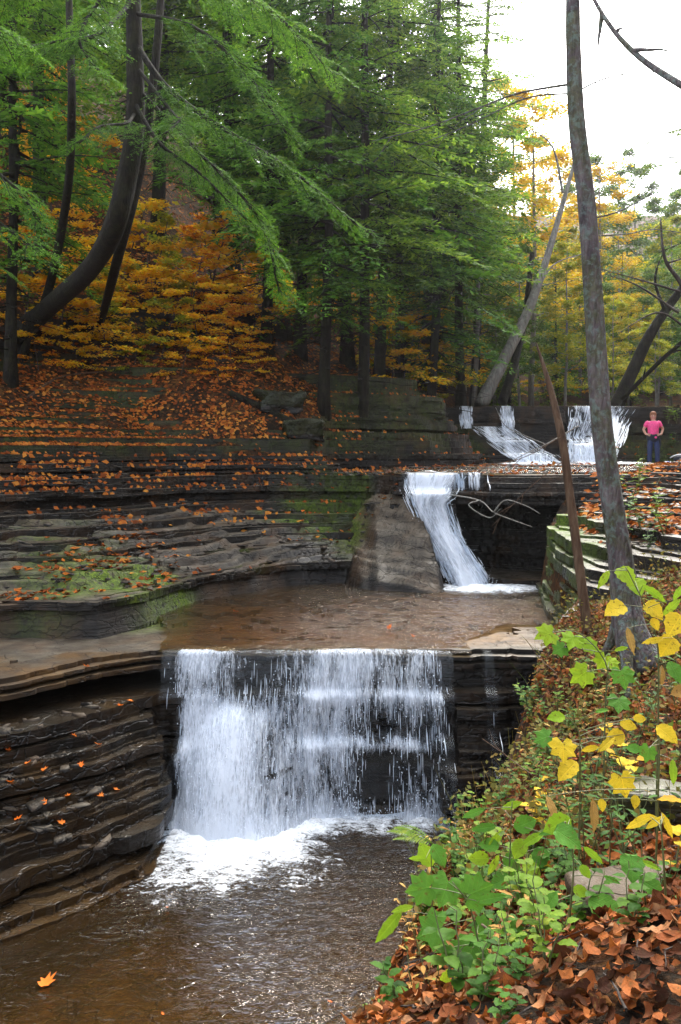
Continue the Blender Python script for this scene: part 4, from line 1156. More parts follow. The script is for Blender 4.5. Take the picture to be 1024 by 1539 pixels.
for px, py, k, s in SAPS:
    same = sorted([(q_[0], q_[1]) for q_ in SAPS if q_[2] == k and (q_[0] < 520) == (px < 520)])
    no = nth(same.index((px, py)))
    x, y, z = slope_point(px, py)
    once(SP[k], x, y, ('%s sapling on the steep left slope, %s of its colour from the left' if px < 520 else '%s bush behind the upper ledges, %s of its colour from the left') % (['orange', 'golden', 'yellow green'][k], no),
         'sapling', GS if px < 520 else 'autumn bushes behind the upper ledges', s * (1.0 if y < 24 else 1.15))

# ---------------------------------------------------------------- trees drawn one by one
def hero_tree(name, trunk_px, rads, mat, label, limbs=(), k=14, lump=.08, seed=0, n=40, cat='tree'):
    """trunk through (px, py, depth) points; limbs as lists of such points with radii"""
    p3 = smooth_path([P(*q) for q in trunk_px], n)
    t = np.linspace(0, 1, len(rads))
    root = empty(name, tuple(p3[0])); tag(root, label, cat)
    m = MB(); tube(m, p3, np.interp(np.linspace(0, 1, n), t, rads), k, lump, seed)
    m.build('trunk', mat, root, smooth=True, origin=p3[0])
    for lb, r0, r1 in limbs:
        m = MB(); q = smooth_path([P(*q) for q in lb], 22)
        tube(m, q, np.linspace(r0, r1, 22), 7, .06, seed + 3)
        rg = np.random.default_rng(int(lb[0][0]) + int(lb[-1][1]))
        for i in range(4, 21, 3):                                 # side twigs
            L = rg.uniform(.06, .16) * np.linalg.norm(q[-1] - q[0])
            d = (q[min(i + 1, 21)] - q[i - 1]); d /= np.linalg.norm(d)
            d = d * .7 + rg.normal(0, .5, 3); w = np.linspace(0, 1, 6)[:, None]
            tube(m, q[i] + w * d * L + w ** 2 * np.array([0, 0, -.15 * L]) + rg.normal(0, .03 * L, (6, 3)) * w, np.linspace(max(.004, r1 * .8), .0025, 6), 4, cap=False)
        m.build('limb', mat, root, smooth=True, origin=p3[0])
    return root, p3

# the tall bare trunk on the right bank
hero, hp = hero_tree('tall_bare_tree', [(975, 1010, 7.75), (948, 950, 7.9), (938, 880, 8), (927, 800, 8), (905, 640, 8.05), (894, 480, 8.1), (883, 320, 8.1), (868, 190, 8.1), (862, 80, 8.1), (861, -60, 8.15), (858, -330, 8.2)],
    [.19, .15, .122, .102, .093, .087, .081, .075, .068, .063, .052], M_HERO, 'tall bare trunk with grey lichen on the right bank',
    limbs=[([(866, -60, 8.1), (905, 20, 7.6), (960, 85, 7.2), (1060, 150, 6.6)], .012, .030),
           ([(866, 125, 8.1), (780, 140, 8.6), (720, 162, 9), (640, 192, 9.3), (560, 212, 9.6)], .013, .004),
           ([(868, 140, 8.1), (790, 148, 8.4), (700, 190, 9), (610, 225, 9.2)], .010, .003),
           ([(872, 135, 8.1), (910, 118, 8.3), (960, 108, 8.6), (1000, 110, 8.8)], .009, .003),
           ([(884, 330, 8.1), (930, 318, 8.3), (985, 290, 8.5), (1040, 275, 8.8)], .009, .003),
           ([(886, 355, 8.1), (940, 352, 8.5), (990, 345, 9), (1050, 355, 9.4)], .008, .003)], n=70, k=18, lump=.07, seed=4)
# roots flaring at its foot
m = MB()
for px, py, Y in ((1010, 1040, 7.5), (945, 1060, 7.3), (905, 985, 8.1)):
    q = smooth_path([P(940, 905, 7.95), P((940 + px) / 2, (930 + py) / 2, (7.9 + Y) / 2), P(px, py, Y)], 10)
    tube(m, q, np.linspace(.085, .025, 10), 8, .1, 3)
m.build('root', M_HERO, hero, smooth=True, origin=hp[0])
hero_tree('dead_leaning_trunk', [(893, 1080, 9.6), (884, 960, 9.75), (872, 860, 9.9), (856, 740, 10.1), (845, 660, 10.2), (826, 580, 10.4), (806, 515, 10.5)], [.055, .053, .052, .049, .046, .036, .008], M_DEAD,
          'bare brown dead trunk leaning left in front of the middle falls', limbs=[([(846, 655, 10.2), (780, 690, 9.7), (700, 700, 9.4)], .006, .002), ([(850, 690, 10.2), (800, 730, 10), (740, 790, 9.8)], .005, .002)], seed=8, cat='dead tree')
hero_tree('pale_leaning_tree', [(722, 610, 29.5), (760, 536, 30), (792, 472, 30.5), (818, 400, 31), (842, 320, 31.5), (872, 215, 32)], [.24, .20, .165, .13, .09, .04], M_BARKL,
          'pale grey trunk leaning right above the two thin top streams', limbs=[([(846, 290, 31), (830, 220, 31), (790, 190, 30.5)], .05, .01), ([(800, 455, 30.5), (830, 400, 31), (880, 380, 31.5)], .05, .01)], seed=12)
hero_tree('dark_forked_trunk', [(755, 606, 30.5), (775, 540, 31), (790, 470, 31.3), (800, 380, 31.5)], [.17, .14, .12, .08], M_BARK, 'dark slim trunk beside the pale leaning tree', seed=13)
hero_tree('dark_leaning_trunk', [(920, 625, 29), (950, 560, 29), (985, 490, 28.6), (1050, 400, 28)], [.24, .20, .16, .10], M_BARK, 'dark trunk leaning right over the top falls beside the person in pink',
          limbs=[([(935, 600, 28.5), (990, 545, 27.5), (1024, 515, 26.5), (1070, 470, 26)], .07, .06), ([(1000, 470, 28.4), (985, 420, 28), (1000, 370, 28)], .06, .02)], seed=15)
hero_tree('bare_shrub_tree', [(1105, 790, 13.2), (1075, 640, 13), (1050, 540, 12.5), (1030, 440, 12.2), (1000, 390, 12), (993, 330, 12)], [.075, .06, .05, .035, .022, .01], M_TWIG, 'dark bare forked shrub at the right edge above the person',
          limbs=[([(1028, 440, 12.2), (960, 420, 12), (905, 405, 11.8)], .018, .004), ([(1020, 470, 12.2), (960, 430, 12.2), (910, 412, 12.5)], .02, .004), ([(1040, 500, 12.3), (990, 470, 12), (930, 500, 11.8)], .02, .004), ([(1005, 395, 12), (1030, 385, 12), (1060, 350, 12)], .014, .004)], seed=16, cat='shrub')

# the leaning hemlock low on the left, its limbs reaching over the slope
def spray_limb(root, pts_px, r0, r1, mat_w, mleaf, S, n, L, seed, origin, hang=.25, name='bough'):
    rg = np.random.default_rng(seed)
    q = smooth_path([P(*a) for a in pts_px], 26)
    w = MB(); tube(w, q, np.linspace(r0, r1, 26), 7, .06, seed)
    lf = MB()
    for i in range(n):
        u = .18 + .82 * (i + rg.random()) / n
        o = np.array([np.interp(u, np.linspace(0, 1, 26), q[:, k]) for k in range(3)])
        d = q[min(25, int(u * 25) + 1)] - q[max(0, int(u * 25) - 1)]
        az = math.atan2(d[1], d[0]) + rg.choice([-1, 1]) * rg.uniform(.2, 1.15)
        Q, ax = place_spray(S, rg, o, az, math.radians(rg.uniform(-4, 26)) + hang * .5, L * rg.uniform(.6, 1.15) * (1.1 - .45 * u), rg.uniform(-.35, .35))
        quads_to(lf, Q); tube(w, ax[:6], np.linspace(.008, .003, 6), 4, cap=False)
    w.build(name, mat_w, root, smooth=True, origin=origin)
    lf.build('foliage', mleaf, root, origin=origin)

_bx, _by, _bz = slope_point(25, 505)
print('leaning base', _bx, _by, _bz)
lh, lp = hero_tree('leaning_hemlock', [(-40, 560, _by + .9), (25, 505, _by), (72, 463, _by - .8), (130, 410, (_by + 13.6) / 2 - .3), (168, 350, 13.9), (190, 270, 13.6), (203, 190, 13.6), (203, 80, 13.6), (198, -80, 13.6), (196, -420, 13.6)],
    [.25, .25, .21, .185, .17, .155, .145, .13, .10, .06], M_BARK, 'large dark hemlock with a curved trunk leaning out over the left ledges', k=16, n=60, seed=20)
for a in [([(200, 60, 13.6), (250, 130, 13.2), (330, 190, 12.8), (430, 250, 12.6), (540, 340, 12.6)], .075, .012, 26, 1.25, 1, .6),
          ([(200, 150, 13.6), (240, 215, 12.8), (300, 260, 12.2), (370, 330, 11.8)], .05, .01, 18, 1.0, 2, .6),
          ([(203, 170, 13.6), (190, 185, 12.6), (150, 190, 11.8), (120, 215, 11.2)], .04, .01, 14, .8, 3, .4),
          ([(205, 100, 13.6), (260, 170, 12.4), (270, 180, 11.6), (250, 200, 11)], .04, .01, 16, .8, 4, .4),
          ([(200, 0, 13.6), (150, 50, 12.4), (100, 60, 11.6), (40, 70, 11)], .05, .01, 22, 1.1, 5, .5),
          ([(200, -60, 13.6), (150, 0, 12), (120, 60, 11.2), (150, 110, 10.8)], .05, .01, 22, 1.0, 6, .5),
          ([(200, 20, 13.6), (290, 40, 12.8), (370, 110, 12.4), (430, 200, 12.2)], .05, .01, 22, 1.15, 7, .5),
          ([(200, -80, 13.6), (280, -40, 13.4), (400, 10, 13.6), (500, 110, 13.8)], .06, .01, 26, 1.3, 8, .5),
          ([(203, 130, 13.6), (300, 230, 13.4), (390, 330, 13.6), (420, 440, 13.8)], .05, .01, 24, 1.1, 9, .8),
          ([(200, -120, 13.6), (90, -60, 13.4), (10, -10, 13.4), (-60, 60, 13.4)], .06, .01, 24, 1.3, 10, .5)]:
    spray_limb(lh, a[0], a[1] * .7, a[2], M_BARK, M_HEMN, SPR_NEAR, int(a[3] * 1.7), a[4] * .78, a[5], tuple(lp[0]), a[6])
_uy = slope_point(30, 545)[1]
hero_tree('dark_upright_trunk', [(18, 575, _uy + .3), (30, 545, _uy), (72, 440, _uy - .4), (100, 300, (_uy + 15.2) / 2), (108, 170, 15.4), (104, 0, 15.6), (100, -200, 15.8)], [.13, .12, .10, .085, .07, .06, .055], M_BARK, 'dark upright trunk just left of the leaning hemlock', seed=22)
hero_tree('slim_second_stem', [(135, 505, slope_point(150, 495)[1] + .4), (152, 480, slope_point(150, 495)[1] - .3), (178, 385, 15.6), (212, 250, 14.6), (232, 110, 14.3), (245, -40, 14.5)], [.12, .10, .09, .075, .07, .06], M_BARK, 'slim dark stem close behind the leaning hemlock', seed=23)
# low boughs of a hemlock outside the frame on the left
hl = empty('hemlock_tree', tuple(P(-160, 1010, 10.5))); tag(hl, 'bright hemlock boughs reaching in from the left edge', 'tree')
m = MB(); tube(m, smooth_path([P(-160, 1010, 10.5), P(-158, 560, 10.5), P(-150, 300, 10.5), P(-150, -100, 10.5)], 16), np.linspace(.2, .12, 16), 10, .08, 3)
m.build('trunk', M_BARK, hl, smooth=True, origin=tuple(P(-160, 1010, 10.5)))
for a in [([(-150, 180, 10.5), (-60, 230, 10), (10, 270, 9.8), (60, 330, 9.6)], 20, .8, 31), ([(-150, 250, 10.5), (-50, 300, 9.8), (20, 350, 9.5), (60, 380, 9.3)], 18, .7, 32), ([(-150, 330, 10.5), (-60, 370, 10), (0, 400, 9.8)], 12, .7, 33), ([(-150, 0, 10.5), (-60, 20, 10), (20, 50, 9.8)], 16, .9, 34)]:
    spray_limb(hl, a[0], .035, .008, M_BARK, M_HEMN, SPR_NEAR, a[1], a[2], a[3], tuple(P(-160, 1010, 10.5)), .4)
# sprays against the sky on the right
hr = empty('hemlock_tree', tuple(P(1240, 640, 26))); tag(hr, 'hemlock at the right edge with sprays against the white sky', 'tree')
m = MB(); tube(m, smooth_path([P(1240, 700, 26), P(1225, 300, 26), P(1215, -60, 26)], 16), np.linspace(.3, .12, 16), 10, .08, 3)
m.build('trunk', M_BARK, hr, smooth=True, origin=tuple(P(1240, 640, 26)))
for a in [([(1220, 150, 26), (1120, 170, 25), (1040, 190, 24.5), (965, 210, 24)], 16, 1.5, 41), ([(1220, 230, 26), (1120, 250, 25), (1050, 240, 24.5), (985, 235, 24)], 12, 1.3, 42), ([(1220, 300, 26), (1120, 330, 25), (1060, 350, 24.5), (990, 380, 24)], 14, 1.6, 43)]:
    spray_limb(hr, a[0], .06, .012, M_BARK, M_MIXG, SPR, a[1], a[2], a[3], tuple(P(1240, 640, 26)), .3)
# ================================================================ leaf litter and plants of the near bank
M_LITTER = leaf_shader('fallen_leaves', [(.10, (.025, .010, .006)), (.3, (.085, .026, .010)), (.48, (.20, .055, .016)), (.62, (.36, .11, .028)), (.76, (.32, .15, .07)), (.92, (.30, .20, .12))], .6, .12, .25, veins=True, mottle=.6)
M_LITTERF = leaf_shader('slope_fallen_leaves', [(.10, (.05, .015, .006)), (.35, (.19, .046, .010)), (.6, (.36, .105, .018)), (.85, (.46, .20, .035))], .65, .10, .3)
M_GREEN = leaf_shader('fresh_green_leaf', [(.12, (.022, .065, .010)), (.4, (.042, .115, .014)), (.7, (.07, .16, .018)), (.9, (.12, .21, .028))], .45, .35, .35, mottle=.5)
M_LIMEL = leaf_shader('lime_leaf', [(.12, (.08, .17, .014)), (.5, (.14, .23, .018)), (.9, (.26, .30, .03))], .45, .38, .35, mottle=.5)
M_YELL = leaf_shader('yellow_leaf', [(.12, (.45, .26, .012)), (.4, (.60, .42, .02)), (.7, (.66, .50, .05)), (.9, (.45, .42, .03))], .45, .35, .4)
M_TAN = leaf_shader('withered_leaf', [(.12, (.16, .07, .02)), (.5, (.34, .19, .05)), (.9, (.45, .30, .09))], .6, .25, .4)
M_STEM = mat_simple('green_stem', (.09, .10, .03), .6)
M_STEMB = mat_simple('brown_stem', (.075, .045, .022), .75)
M_STONE = mat_rock(); M_STONE.name = 'bank_stone'

def surf(x, y):
    """height of whatever is on top at (x, y)"""
    g = ground_z(x, y)
    fx = np.clip(np.round((x - RXS[0]) / .06).astype(int), 0, len(RXS) - 1); fy = np.clip(np.round((y - RYS[0]) / .06).astype(int), 0, len(RYS) - 1)
    r = RTOP[fy, fx]
    wz, wm = worn_h(x, y)
    return np.maximum(np.maximum(g, r), np.where(wm, wz, -9))

def litter(name, X, Y, size, mat, flat=.35, lift=.012, lobed=False, curl=.25, rng=np.random.default_rng(4), kind='stuff', big=False):
    k = len(X)
    e = .05
    Z = surf(X, Y)
    gx = np.clip((ground_z(X + e, Y) - ground_z(X - e, Y)) / (2 * e), -1.2, 1.2); gy = np.clip((ground_z(X, Y + e) - ground_z(X, Y - e)) / (2 * e), -1.2, 1.2)
    n = np.stack([-gx + rng.normal(0, flat, k), -gy + rng.normal(0, flat, k), np.ones(k)], -1)
    n /= np.linalg.norm(n, axis=1, keepdims=True)
    a = rng.uniform(0, 2 * np.pi, k)
    d = np.stack([np.cos(a), np.sin(a), 0 * a], -1); d -= n * (d * n).sum(1, keepdims=True); d /= np.linalg.norm(d, axis=1, keepdims=True)
    w = np.cross(n, d)
    s = size * (rng.uniform(.35, 1.0, k) + rng.random(k) ** 4 * .7)[:, None] * 1.15
    C = np.stack([X, Y, Z + lift + rng.random(k) * lift * 2], -1)
    c = rng.normal(curl * .6, curl, k)[:, None]; col = None
    if not lobed:
        if big:                                             # curled beech-like leaf with some thickness of shape
            us_ = [-.5, -.36, -.2, -.02, .16, .32, .44, .52]; hw = [.03, .18, .29, .34, .30, .20, .10, .005]
            cu, cv, tw = rng.normal(.25, .6, (k, 1)), rng.normal(.3, 1.0, (k, 1)), rng.normal(0, .7, (k, 1))
            wf = rng.uniform(.7, 1.15, (k, 1)); V = []
            for i_, (u_, h_) in enumerate(zip(us_, hw)):
                for v_ in (-1, 0, 1):
                    hh = h_ * v_ * wf * (1 + rng.normal(0, .12, (k, 1)))
                    V.append(C + d * s * (u_ + rng.normal(0, .02, (k, 1))) + w * s * hh + n * s * (cu * u_ * u_ + cv * hh * hh * 2.2 + tw * u_ * hh + .05 * abs(v_)))
            V = np.stack(V, 1)
            F = np.array([[i_ * 3 + j_, (i_ + 1) * 3 + j_, (i_ + 1) * 3 + j_ + 1, i_ * 3 + j_ + 1] for i_ in range(7) for j_ in range(2)])
            col = np.tile(np.array([[u_ + .5, .5 + h_ * v_, 0] for u_, h_ in zip(us_, hw) for v_ in (-1, 0, 1)]), (k, 1))
        else:
            prof = [(-.5, 0, .3), (-.12, .34, .35), (.5, 0, .6), (0, 0, 0), (-.12, -.34, .45)]
            V = np.stack([C + d * s * p[0] + w * s * p[1] + n * s * c * p[2] for p in prof], 1)
            F = np.array([[0, 3, 1], [3, 2, 1], [0, 4, 3], [3, 4, 2]])[:, ::-1]
    else:
        ang = np.radians([180, 140, 118, 92, 70, 40, 22, 0, -22, -40, -70, -92, -118, -140]); rr = np.array([.30, .38, .33, .46, .37, .46, .40, .54, .40, .46, .37, .46, .33, .38])
        P_ = [(0, 0, 0)] + [(math.cos(t) * r, math.sin(t) * r, r * r * 2.2) for t, r in zip(ang, rr)]
        cw = rng.normal(0, curl * 1.4, (k, 1)); cd = rng.normal(curl * .5, curl, (k, 1))
        V = np.stack([C + d * s * p[0] + w * s * p[1] + n * s * (cd * p[0] ** 2 * 2.4 + cw * p[1] ** 2 * 2.4 + .25 * c * p[0] * p[1] + .05 * math.sin(i * 2.4)) for i, p in enumerate(P_)], 1)
        V = C[:, None] + (V - C[:, None]) * (1 + rng.normal(0, .13, (k, V.shape[1], 1))) * rng.uniform(.75, 1.15, (k, 1, 1))
        m = len(ang); col = np.tile(np.array([[p[0] + .5, p[1] + .5, 0] for p in P_]), (k, 1))
        F = np.array([[0, 1 + (i + 1) % m, 1 + i] for i in range(m)])
    nv = V.shape[1]
    FF = (F[None] + (np.arange(k) * nv)[:, None, None]).reshape(-1, F.shape[1])
    o = mesh_np(name, V.reshape(-1, 3), [FF], mat, smooth=big or lobed, col=col)
    o['kind'] = kind
    return o

rl = np.random.default_rng(8)
# slope and ledges
N = 210000
Y = 11.5 + 30 * rl.random(N) ** 1.3; X = rl.uniform(-.41, .41, N) * Y
dh = sd(HILL, X, Y); right = X - np.interp(Y, RY, RX)
dens = np.where(dh > .1, np.interp(Y, [12, 24, 42], [.95, .5, .16]), 0)
dens = np.maximum(dens, np.where((dh <= .1) & (dh > -1.6) & (sd(BASE, X, Y) > 0) & (X < 1), .38 * sstep(-1.8, -.2, dh) * (fbm(X * 1.1, Y * 1.1, 4) > -.15), 0))
dens = np.maximum(dens, np.where((right > .3) & (Y > 11.5), .28 * (fbm(X * 1.3, Y * 1.3, 5) > -.1), 0))
dens = np.maximum(dens, np.where((Y > 17.8) & (right < 0) & (dh < 0) & (Y < 27), .05, 0))
dens = np.maximum(dens, np.where((sd(TOE, X, Y) > .1) & (sd(BASE, X, Y) < 0), .16 * (fbm(X * 1.2, Y * 1.2, 6) > .1) * sstep(-1.6, -3.2, X), 0))
dens = dens * (np.abs(X) < .4 * Y + 1.5)
sel = rl.random(N) < dens * np.clip(.75 + 1.1 * fbm(X * 1.9, Y * 1.9, 66), .12, 1.6)
litter('leaf_litter', X[sel], Y[sel], .10, M_LITTERF, rng=rl)
# near bank: large dry leaves
N = 40000
X = rl.uniform(-.6, 4.5, N); Y = rl.uniform(1.9, 10.5, N)
d = X - np.interp(Y, RY, RX)
den = np.where(d > -.25, .85, 0) * np.where(fbm(X * 1.1, Y * 1.1, 15) > -.42, 1, .25) * np.interp(Y, [2, 4, 8, 10], [1, .95, .6, .5])
den = den * (X < .42 * Y + .6)
sel = rl.random(N) < den
h_ = rl.random(sel.sum()) < .14
litter('leaf_litter', X[sel][h_], Y[sel][h_], .064, M_LITTER, flat=.45, lift=.018, lobed=True, curl=.3, rng=rl)
litter('leaf_litter', X[sel][~h_], Y[sel][~h_], .058, M_LITTER, flat=.5, lift=.018, curl=.4, rng=rl, big=True)
# leaves lying on the rocks, counted one by one where they show
ROCKLEAF = [(15, 1185), (65, 1162), (100, 1208), (120, 1180), (150, 1205), (175, 1190), (180, 1072), (130, 1045), (195, 1068), (92, 1248), (40, 1160), (25, 1235), (65, 1212), (110, 1125), (148, 1122), (10, 1140),
            (48, 1210), (72, 810), (190, 900), (238, 895), (25, 905), (150, 890), (355, 922), (100, 880), (60, 860), (330, 860), (320, 880), (300, 815), (455, 770), (510, 772), (500, 748), (620, 958), (585, 945)]
M_BRL = leaf_shader('bright_orange_leaf', [(.1, (.50, .05, .008)), (.5, (.68, .14, .012)), (.9, (.70, .26, .06))], .5, .2, .3)
def rock_hit(px, py, y0=8.0):
    Yv = np.arange(y0, 30, .02); x = (px - 512) / F * Yv; z = (HZ - py) / F * Yv
    s_ = surf(x, Yv); i = int(np.argmax(s_ > z))
    return x[i], Yv[i] + .03, s_[i]
def one_leaf(name, x, y, z, size, mat, seed, tilt=.25):
    rg = np.random.default_rng(seed)
    mb = MB(); ang = np.radians([180, 140, 118, 92, 70, 40, 22, 0, -22, -40, -70, -92, -118, -140]); rr = np.array([.30, .36, .24, .52, .28, .5, .30, .56, .30, .5, .28, .52, .24, .36])
    V = [(0, 0, 0)] + [(math.cos(t) * r * size, math.sin(t) * r * size * .8, size * (.9 * (math.cos(t) * r) ** 2 + .7 * (math.sin(t) * r) ** 2 * rg.uniform(-.5, 1))) for t, r in zip(ang, rr)]
    mb.add(V, [[0, 1 + i, 1 + (i + 1) % 14] for i in range(14)])
    o = mb.build(name, mat); o.location = (x, y, z); o.rotation_euler = (rg.normal(.2, tilt), rg.normal(0, tilt), rg.uniform(0, 6.28))
    return o
for i, (px, py) in enumerate(ROCKLEAF):
    x, y, z = rock_hit(px, py)
    o = one_leaf('fallen_leaf', x, y, z + .012, .105 if py > 1000 else .115, M_BRL, 300 + i)
    low = py > 1000
    tag(o, 'small orange fallen leaf stuck on the wet rock left of the lower falls' if low else 'small orange fallen leaf on the pale rock shelf beside the upper pool', 'leaf', 'orange leaves on the wet lower rock' if low else 'orange leaves on the upper shelf')
for i, (px, py, sz, lb) in enumerate([(68, 1481, .15, 'large red orange leaf drifting on the brown pool in the bottom left corner'), (30, 1402, .04, 'small orange leaf on the pool above the large red leaf'),
                                      (88, 1370, .03, 'tiny orange leaf on the pool near the left rock'), (245, 1528, .03, 'tiny orange leaf on the pool at the bottom edge'), (252, 1367, .03, 'tiny orange leaf on the pool below the white foam'), (497, 1510, .04, 'orange leaf on the rippled pool near the bank')]):
    Yd = ZP / ((HZ - py) / F)
    tag(one_leaf('floating_leaf', (px - 512) / F * Yd, Yd, ZP + .022, sz * 1.25, M_BRL, 500 + i, .12), lb, 'leaf')

# ---------------------------------------------------------------- plants
OV = [(-.5, 0), (-.42, .16), (-.25, .30), (-.05, .34), (.15, .28), (.33, .16), (.5, 0)]
HEART = [(-.42, 0), (-.48, .18), (-.36, .36), (-.12, .42), (.12, .34), (.34, .16), (.5, 0)]
LANCE = [(-.5, 0), (-.35, .09), (-.15, .14), (.05, .15), (.25, .11), (.4, .05), (.5, 0)]
LUV = [None]
def leaf_geo(shape, size, pos, ang, nrm, fold=.18, droop=.25, seed=0):
    """leaf blade; ang is the way its tip points in the picture plane"""
    n = np.asarray(nrm, float); n /= np.linalg.norm(n)
    d = np.array([math.cos(ang), 0, math.sin(ang)]); d = d - n * d.dot(n)
    if np.linalg.norm(d) < .2: d = np.array([math.cos(ang), .5, 0]); d = d - n * d.dot(n)
    d /= np.linalg.norm(d); w = np.cross(n, d)
    V, Fq, Ft = [], [], []
    if shape == 'maple':
        A = [180, 152, 130, 112, 95, 80, 66, 50, 36, 24, 11, 0]; R_ = [.12, .40, .48, .42, .58, .50, .46, .64, .54, .48, .58, .72]
        ang_ = np.radians(A + [-a for a in A[1:-1]][::-1]); rr = np.array(R_ + R_[1:-1][::-1]) * .78
        V = [(0, 0, 0)] + [(math.cos(a) * r, math.sin(a) * r, -droop * r * r * 1.4 + fold * .5 * abs(math.sin(a)) * r + .03 * math.sin(a * 7 + seed)) for a, r in zip(ang_, rr)]
        m = len(ang_); Ft = [[0, 1 + i, 1 + (i + 1) % m] for i in range(m)]
    else:
        pr = {'ovate': OV, 'heart': HEART, 'lance': LANCE}[shape]
        tt = np.linspace(0, 1, 13)
        u = np.interp(tt, np.linspace(0, 1, 7), [p[0] for p in pr]); h = np.interp(tt, np.linspace(0, 1, 7), [p[1] for p in pr])
        h = h * (1 + .05 * np.cos(np.arange(13) * np.pi))                       # toothed edge
        for i in range(13):
            zc = -droop * (u[i] + .1) ** 2 * (1 if u[i] > -.1 else .3)
            for sgn in (-1, -.5, 0, .5, 1):
                V.append((u[i], sgn * h[i], zc + fold * abs(sgn) * h[i] + .02 * math.sin(i * 1.9 + seed) * abs(sgn)))
        for i in range(12):
            for j in range(4): Fq.append([i * 5 + j, (i + 1) * 5 + j, (i + 1) * 5 + j + 1, i * 5 + j + 1])
    V = np.asarray(V)
    LUV[:] = [np.stack([V[:, 0] + .5, V[:, 1] + .5, 0 * V[:, 0]], -1)]
    V = V * size
    W = np.asarray(pos) + V[:, :1] * d + V[:, 1:2] * w + V[:, 2:] * n
    return W, (Fq if Fq else Ft), np.asarray(pos) - d * size * (.45 if shape != 'maple' else .08)

def plant(name, base_px, leaves, label, stem=M_STEM, r=.004, cat='plant', seed=0, joints=None):
    """leaves: (px, py, size in photo pixels, shape, tip angle in degrees, material[, depth offset])"""
    bx, by, Y = base_px
    root = empty(name, tuple(P(bx, by, Y))); tag(root, label, cat)
    o0 = P(bx, by, Y); o0[2] = min(o0[2], gz(o0[0], o0[1]) - .01); root.location = o0
    rg = np.random.default_rng(seed + bx)
    st = MB()
    top = joints or [min(leaves, key=lambda l: l[1])[:2]]
    spine = smooth_path([o0] + [P(a, b, Y - .05) for a, b in top], 16) if top else None
    tube(st, spine, np.linspace(r * 1.3, r * .6, 16), 6)
    for i, l in enumerate(leaves):
        px, py, sz, shp, ang, mat = l[:6]
        Yl = Y - .05 + (l[6] if len(l) > 6 else rg.uniform(-.12, .12))
        size = sz / F * Yl
        n = np.array([rg.uniform(-.25, .25), -rg.uniform(.45, .95), rg.uniform(.35, .75)])
        V, Fc, foot = leaf_geo(shp, size * .80, P(px, py, Yl), math.radians(ang), n, seed=i + seed)
        mb = MB(); mb.add(V, Fc, LUV[-1]); lf = mb.build('leaf', mat, root, smooth=True, origin=o0, col=True)
        j = int(np.argmin(np.linalg.norm(spine - foot, axis=1) + np.where(spine[:, 2] > foot[2] + .01, .15, 0)))
        q = np.linspace(0, 1, 6)[:, None]
        tube(st, spine[j] + (foot - spine[j]) * q + np.array([0, 0, .12]) * np.linalg.norm(foot - spine[j]) * (q * (1 - q)), np.linspace(r * .55, r * .32, 6), 5, cap=False)
    st.build('stem', stem, root, smooth=True, origin=o0)
    return root
G = leaf_shader('veined_green_leaf', [(.12, (.04, .12, .022)), (.4, (.075, .20, .028)), (.7, (.12, .28, .032)), (.9, (.19, .34, .045))], .45, .35, .5, veins=True)
L_ = leaf_shader('veined_lime_leaf', [(.12, (.12, .26, .02)), (.5, (.22, .37, .022)), (.9, (.38, .43, .035))], .45, .4, .4, veins=True)
Y_ = leaf_shader('veined_yellow_leaf', [(.12, (.44, .25, .012)), (.4, (.58, .40, .02)), (.7, (.64, .47, .04)), (.9, (.42, .42, .03))], .5, .35, .4, veins=True)
T_ = leaf_shader('veined_withered_leaf', [(.12, (.16, .07, .02)), (.5, (.32, .18, .05)), (.9, (.42, .28, .08))], .6, .25, .4, veins=True)
plant('yellow_leaved_shrub', (985, 1130, 4.6), [(908, 870, 48, 'lance', 235, L_), (942, 867, 46, 'heart', 290, L_), (958, 882, 44, 'heart', 280, L_), (984, 892, 56, 'lance', 318, L_), (924, 916, 46, 'heart', 215, Y_),
      (984, 918, 44, 'heart', 300, Y_), (1010, 912, 50, 'lance', 45, L_), (1014, 940, 54, 'heart', 240, Y_), (985, 938, 26, 'ovate', 290, Y_), (948, 962, 52, 'lance', 275, T_), (1003, 972, 48, 'heart', 235, Y_), (982, 963, 44, 'lance', 190, Y_),
      (1020, 890, 40, 'lance', 60, L_), (995, 1015, 40, 'lance', 265, T_), (1015, 1010, 46, 'ovate', 280, G), (1022, 1040, 40, 'ovate', 200, T_)], 'tall shrub with lime and yellow heart shaped leaves in front of the bare trunk', seed=3, joints=[(990, 1040), (985, 950), (950, 870), (940, 852)])
plant('maple_seedling', (905, 1120, 4.9), [(826, 952, 56, 'maple', 205, L_), (862, 958, 54, 'maple', 250, L_), (884, 968, 44, 'maple', 320, L_), (845, 974, 40, 'maple', 215, G), (908, 990, 46, 'maple', 235, L_), (878, 1012, 56, 'maple', 215, L_), (918, 995, 36, 'maple', 300, L_),
      (935, 1012, 56, 'maple', 275, G), (930, 1052, 54, 'maple', 260, G), (934, 975, 30, 'lance', 20, L_)], 'green maple seedling with lobed leaves beside the dead leaning trunk', seed=5, joints=[(910, 1060), (912, 1000), (880, 958), (850, 945)])
plant('maple_seedling', (870, 1215, 4.4), [(836, 1078, 36, 'ovate', 190, L_), (822, 1108, 48, 'maple', 200, G), (846, 1120, 62, 'maple', 265, Y_), (853, 1158, 54, 'ovate', 240, Y_), (888, 1125, 40, 'lance', 15, Y_), (925, 1108, 46, 'ovate', 200, Y_), (912, 1118, 52, 'lance', 225, Y_), (945, 1090, 34, 'ovate', 340, Y_),
      (962, 1080, 26, 'ovate', 0, Y_), (905, 1068, 30, 'lance', 20, G)], 'yellowing maple seedling hanging over the lower falls', seed=7, joints=[(872, 1150), (870, 1100), (850, 1075)])
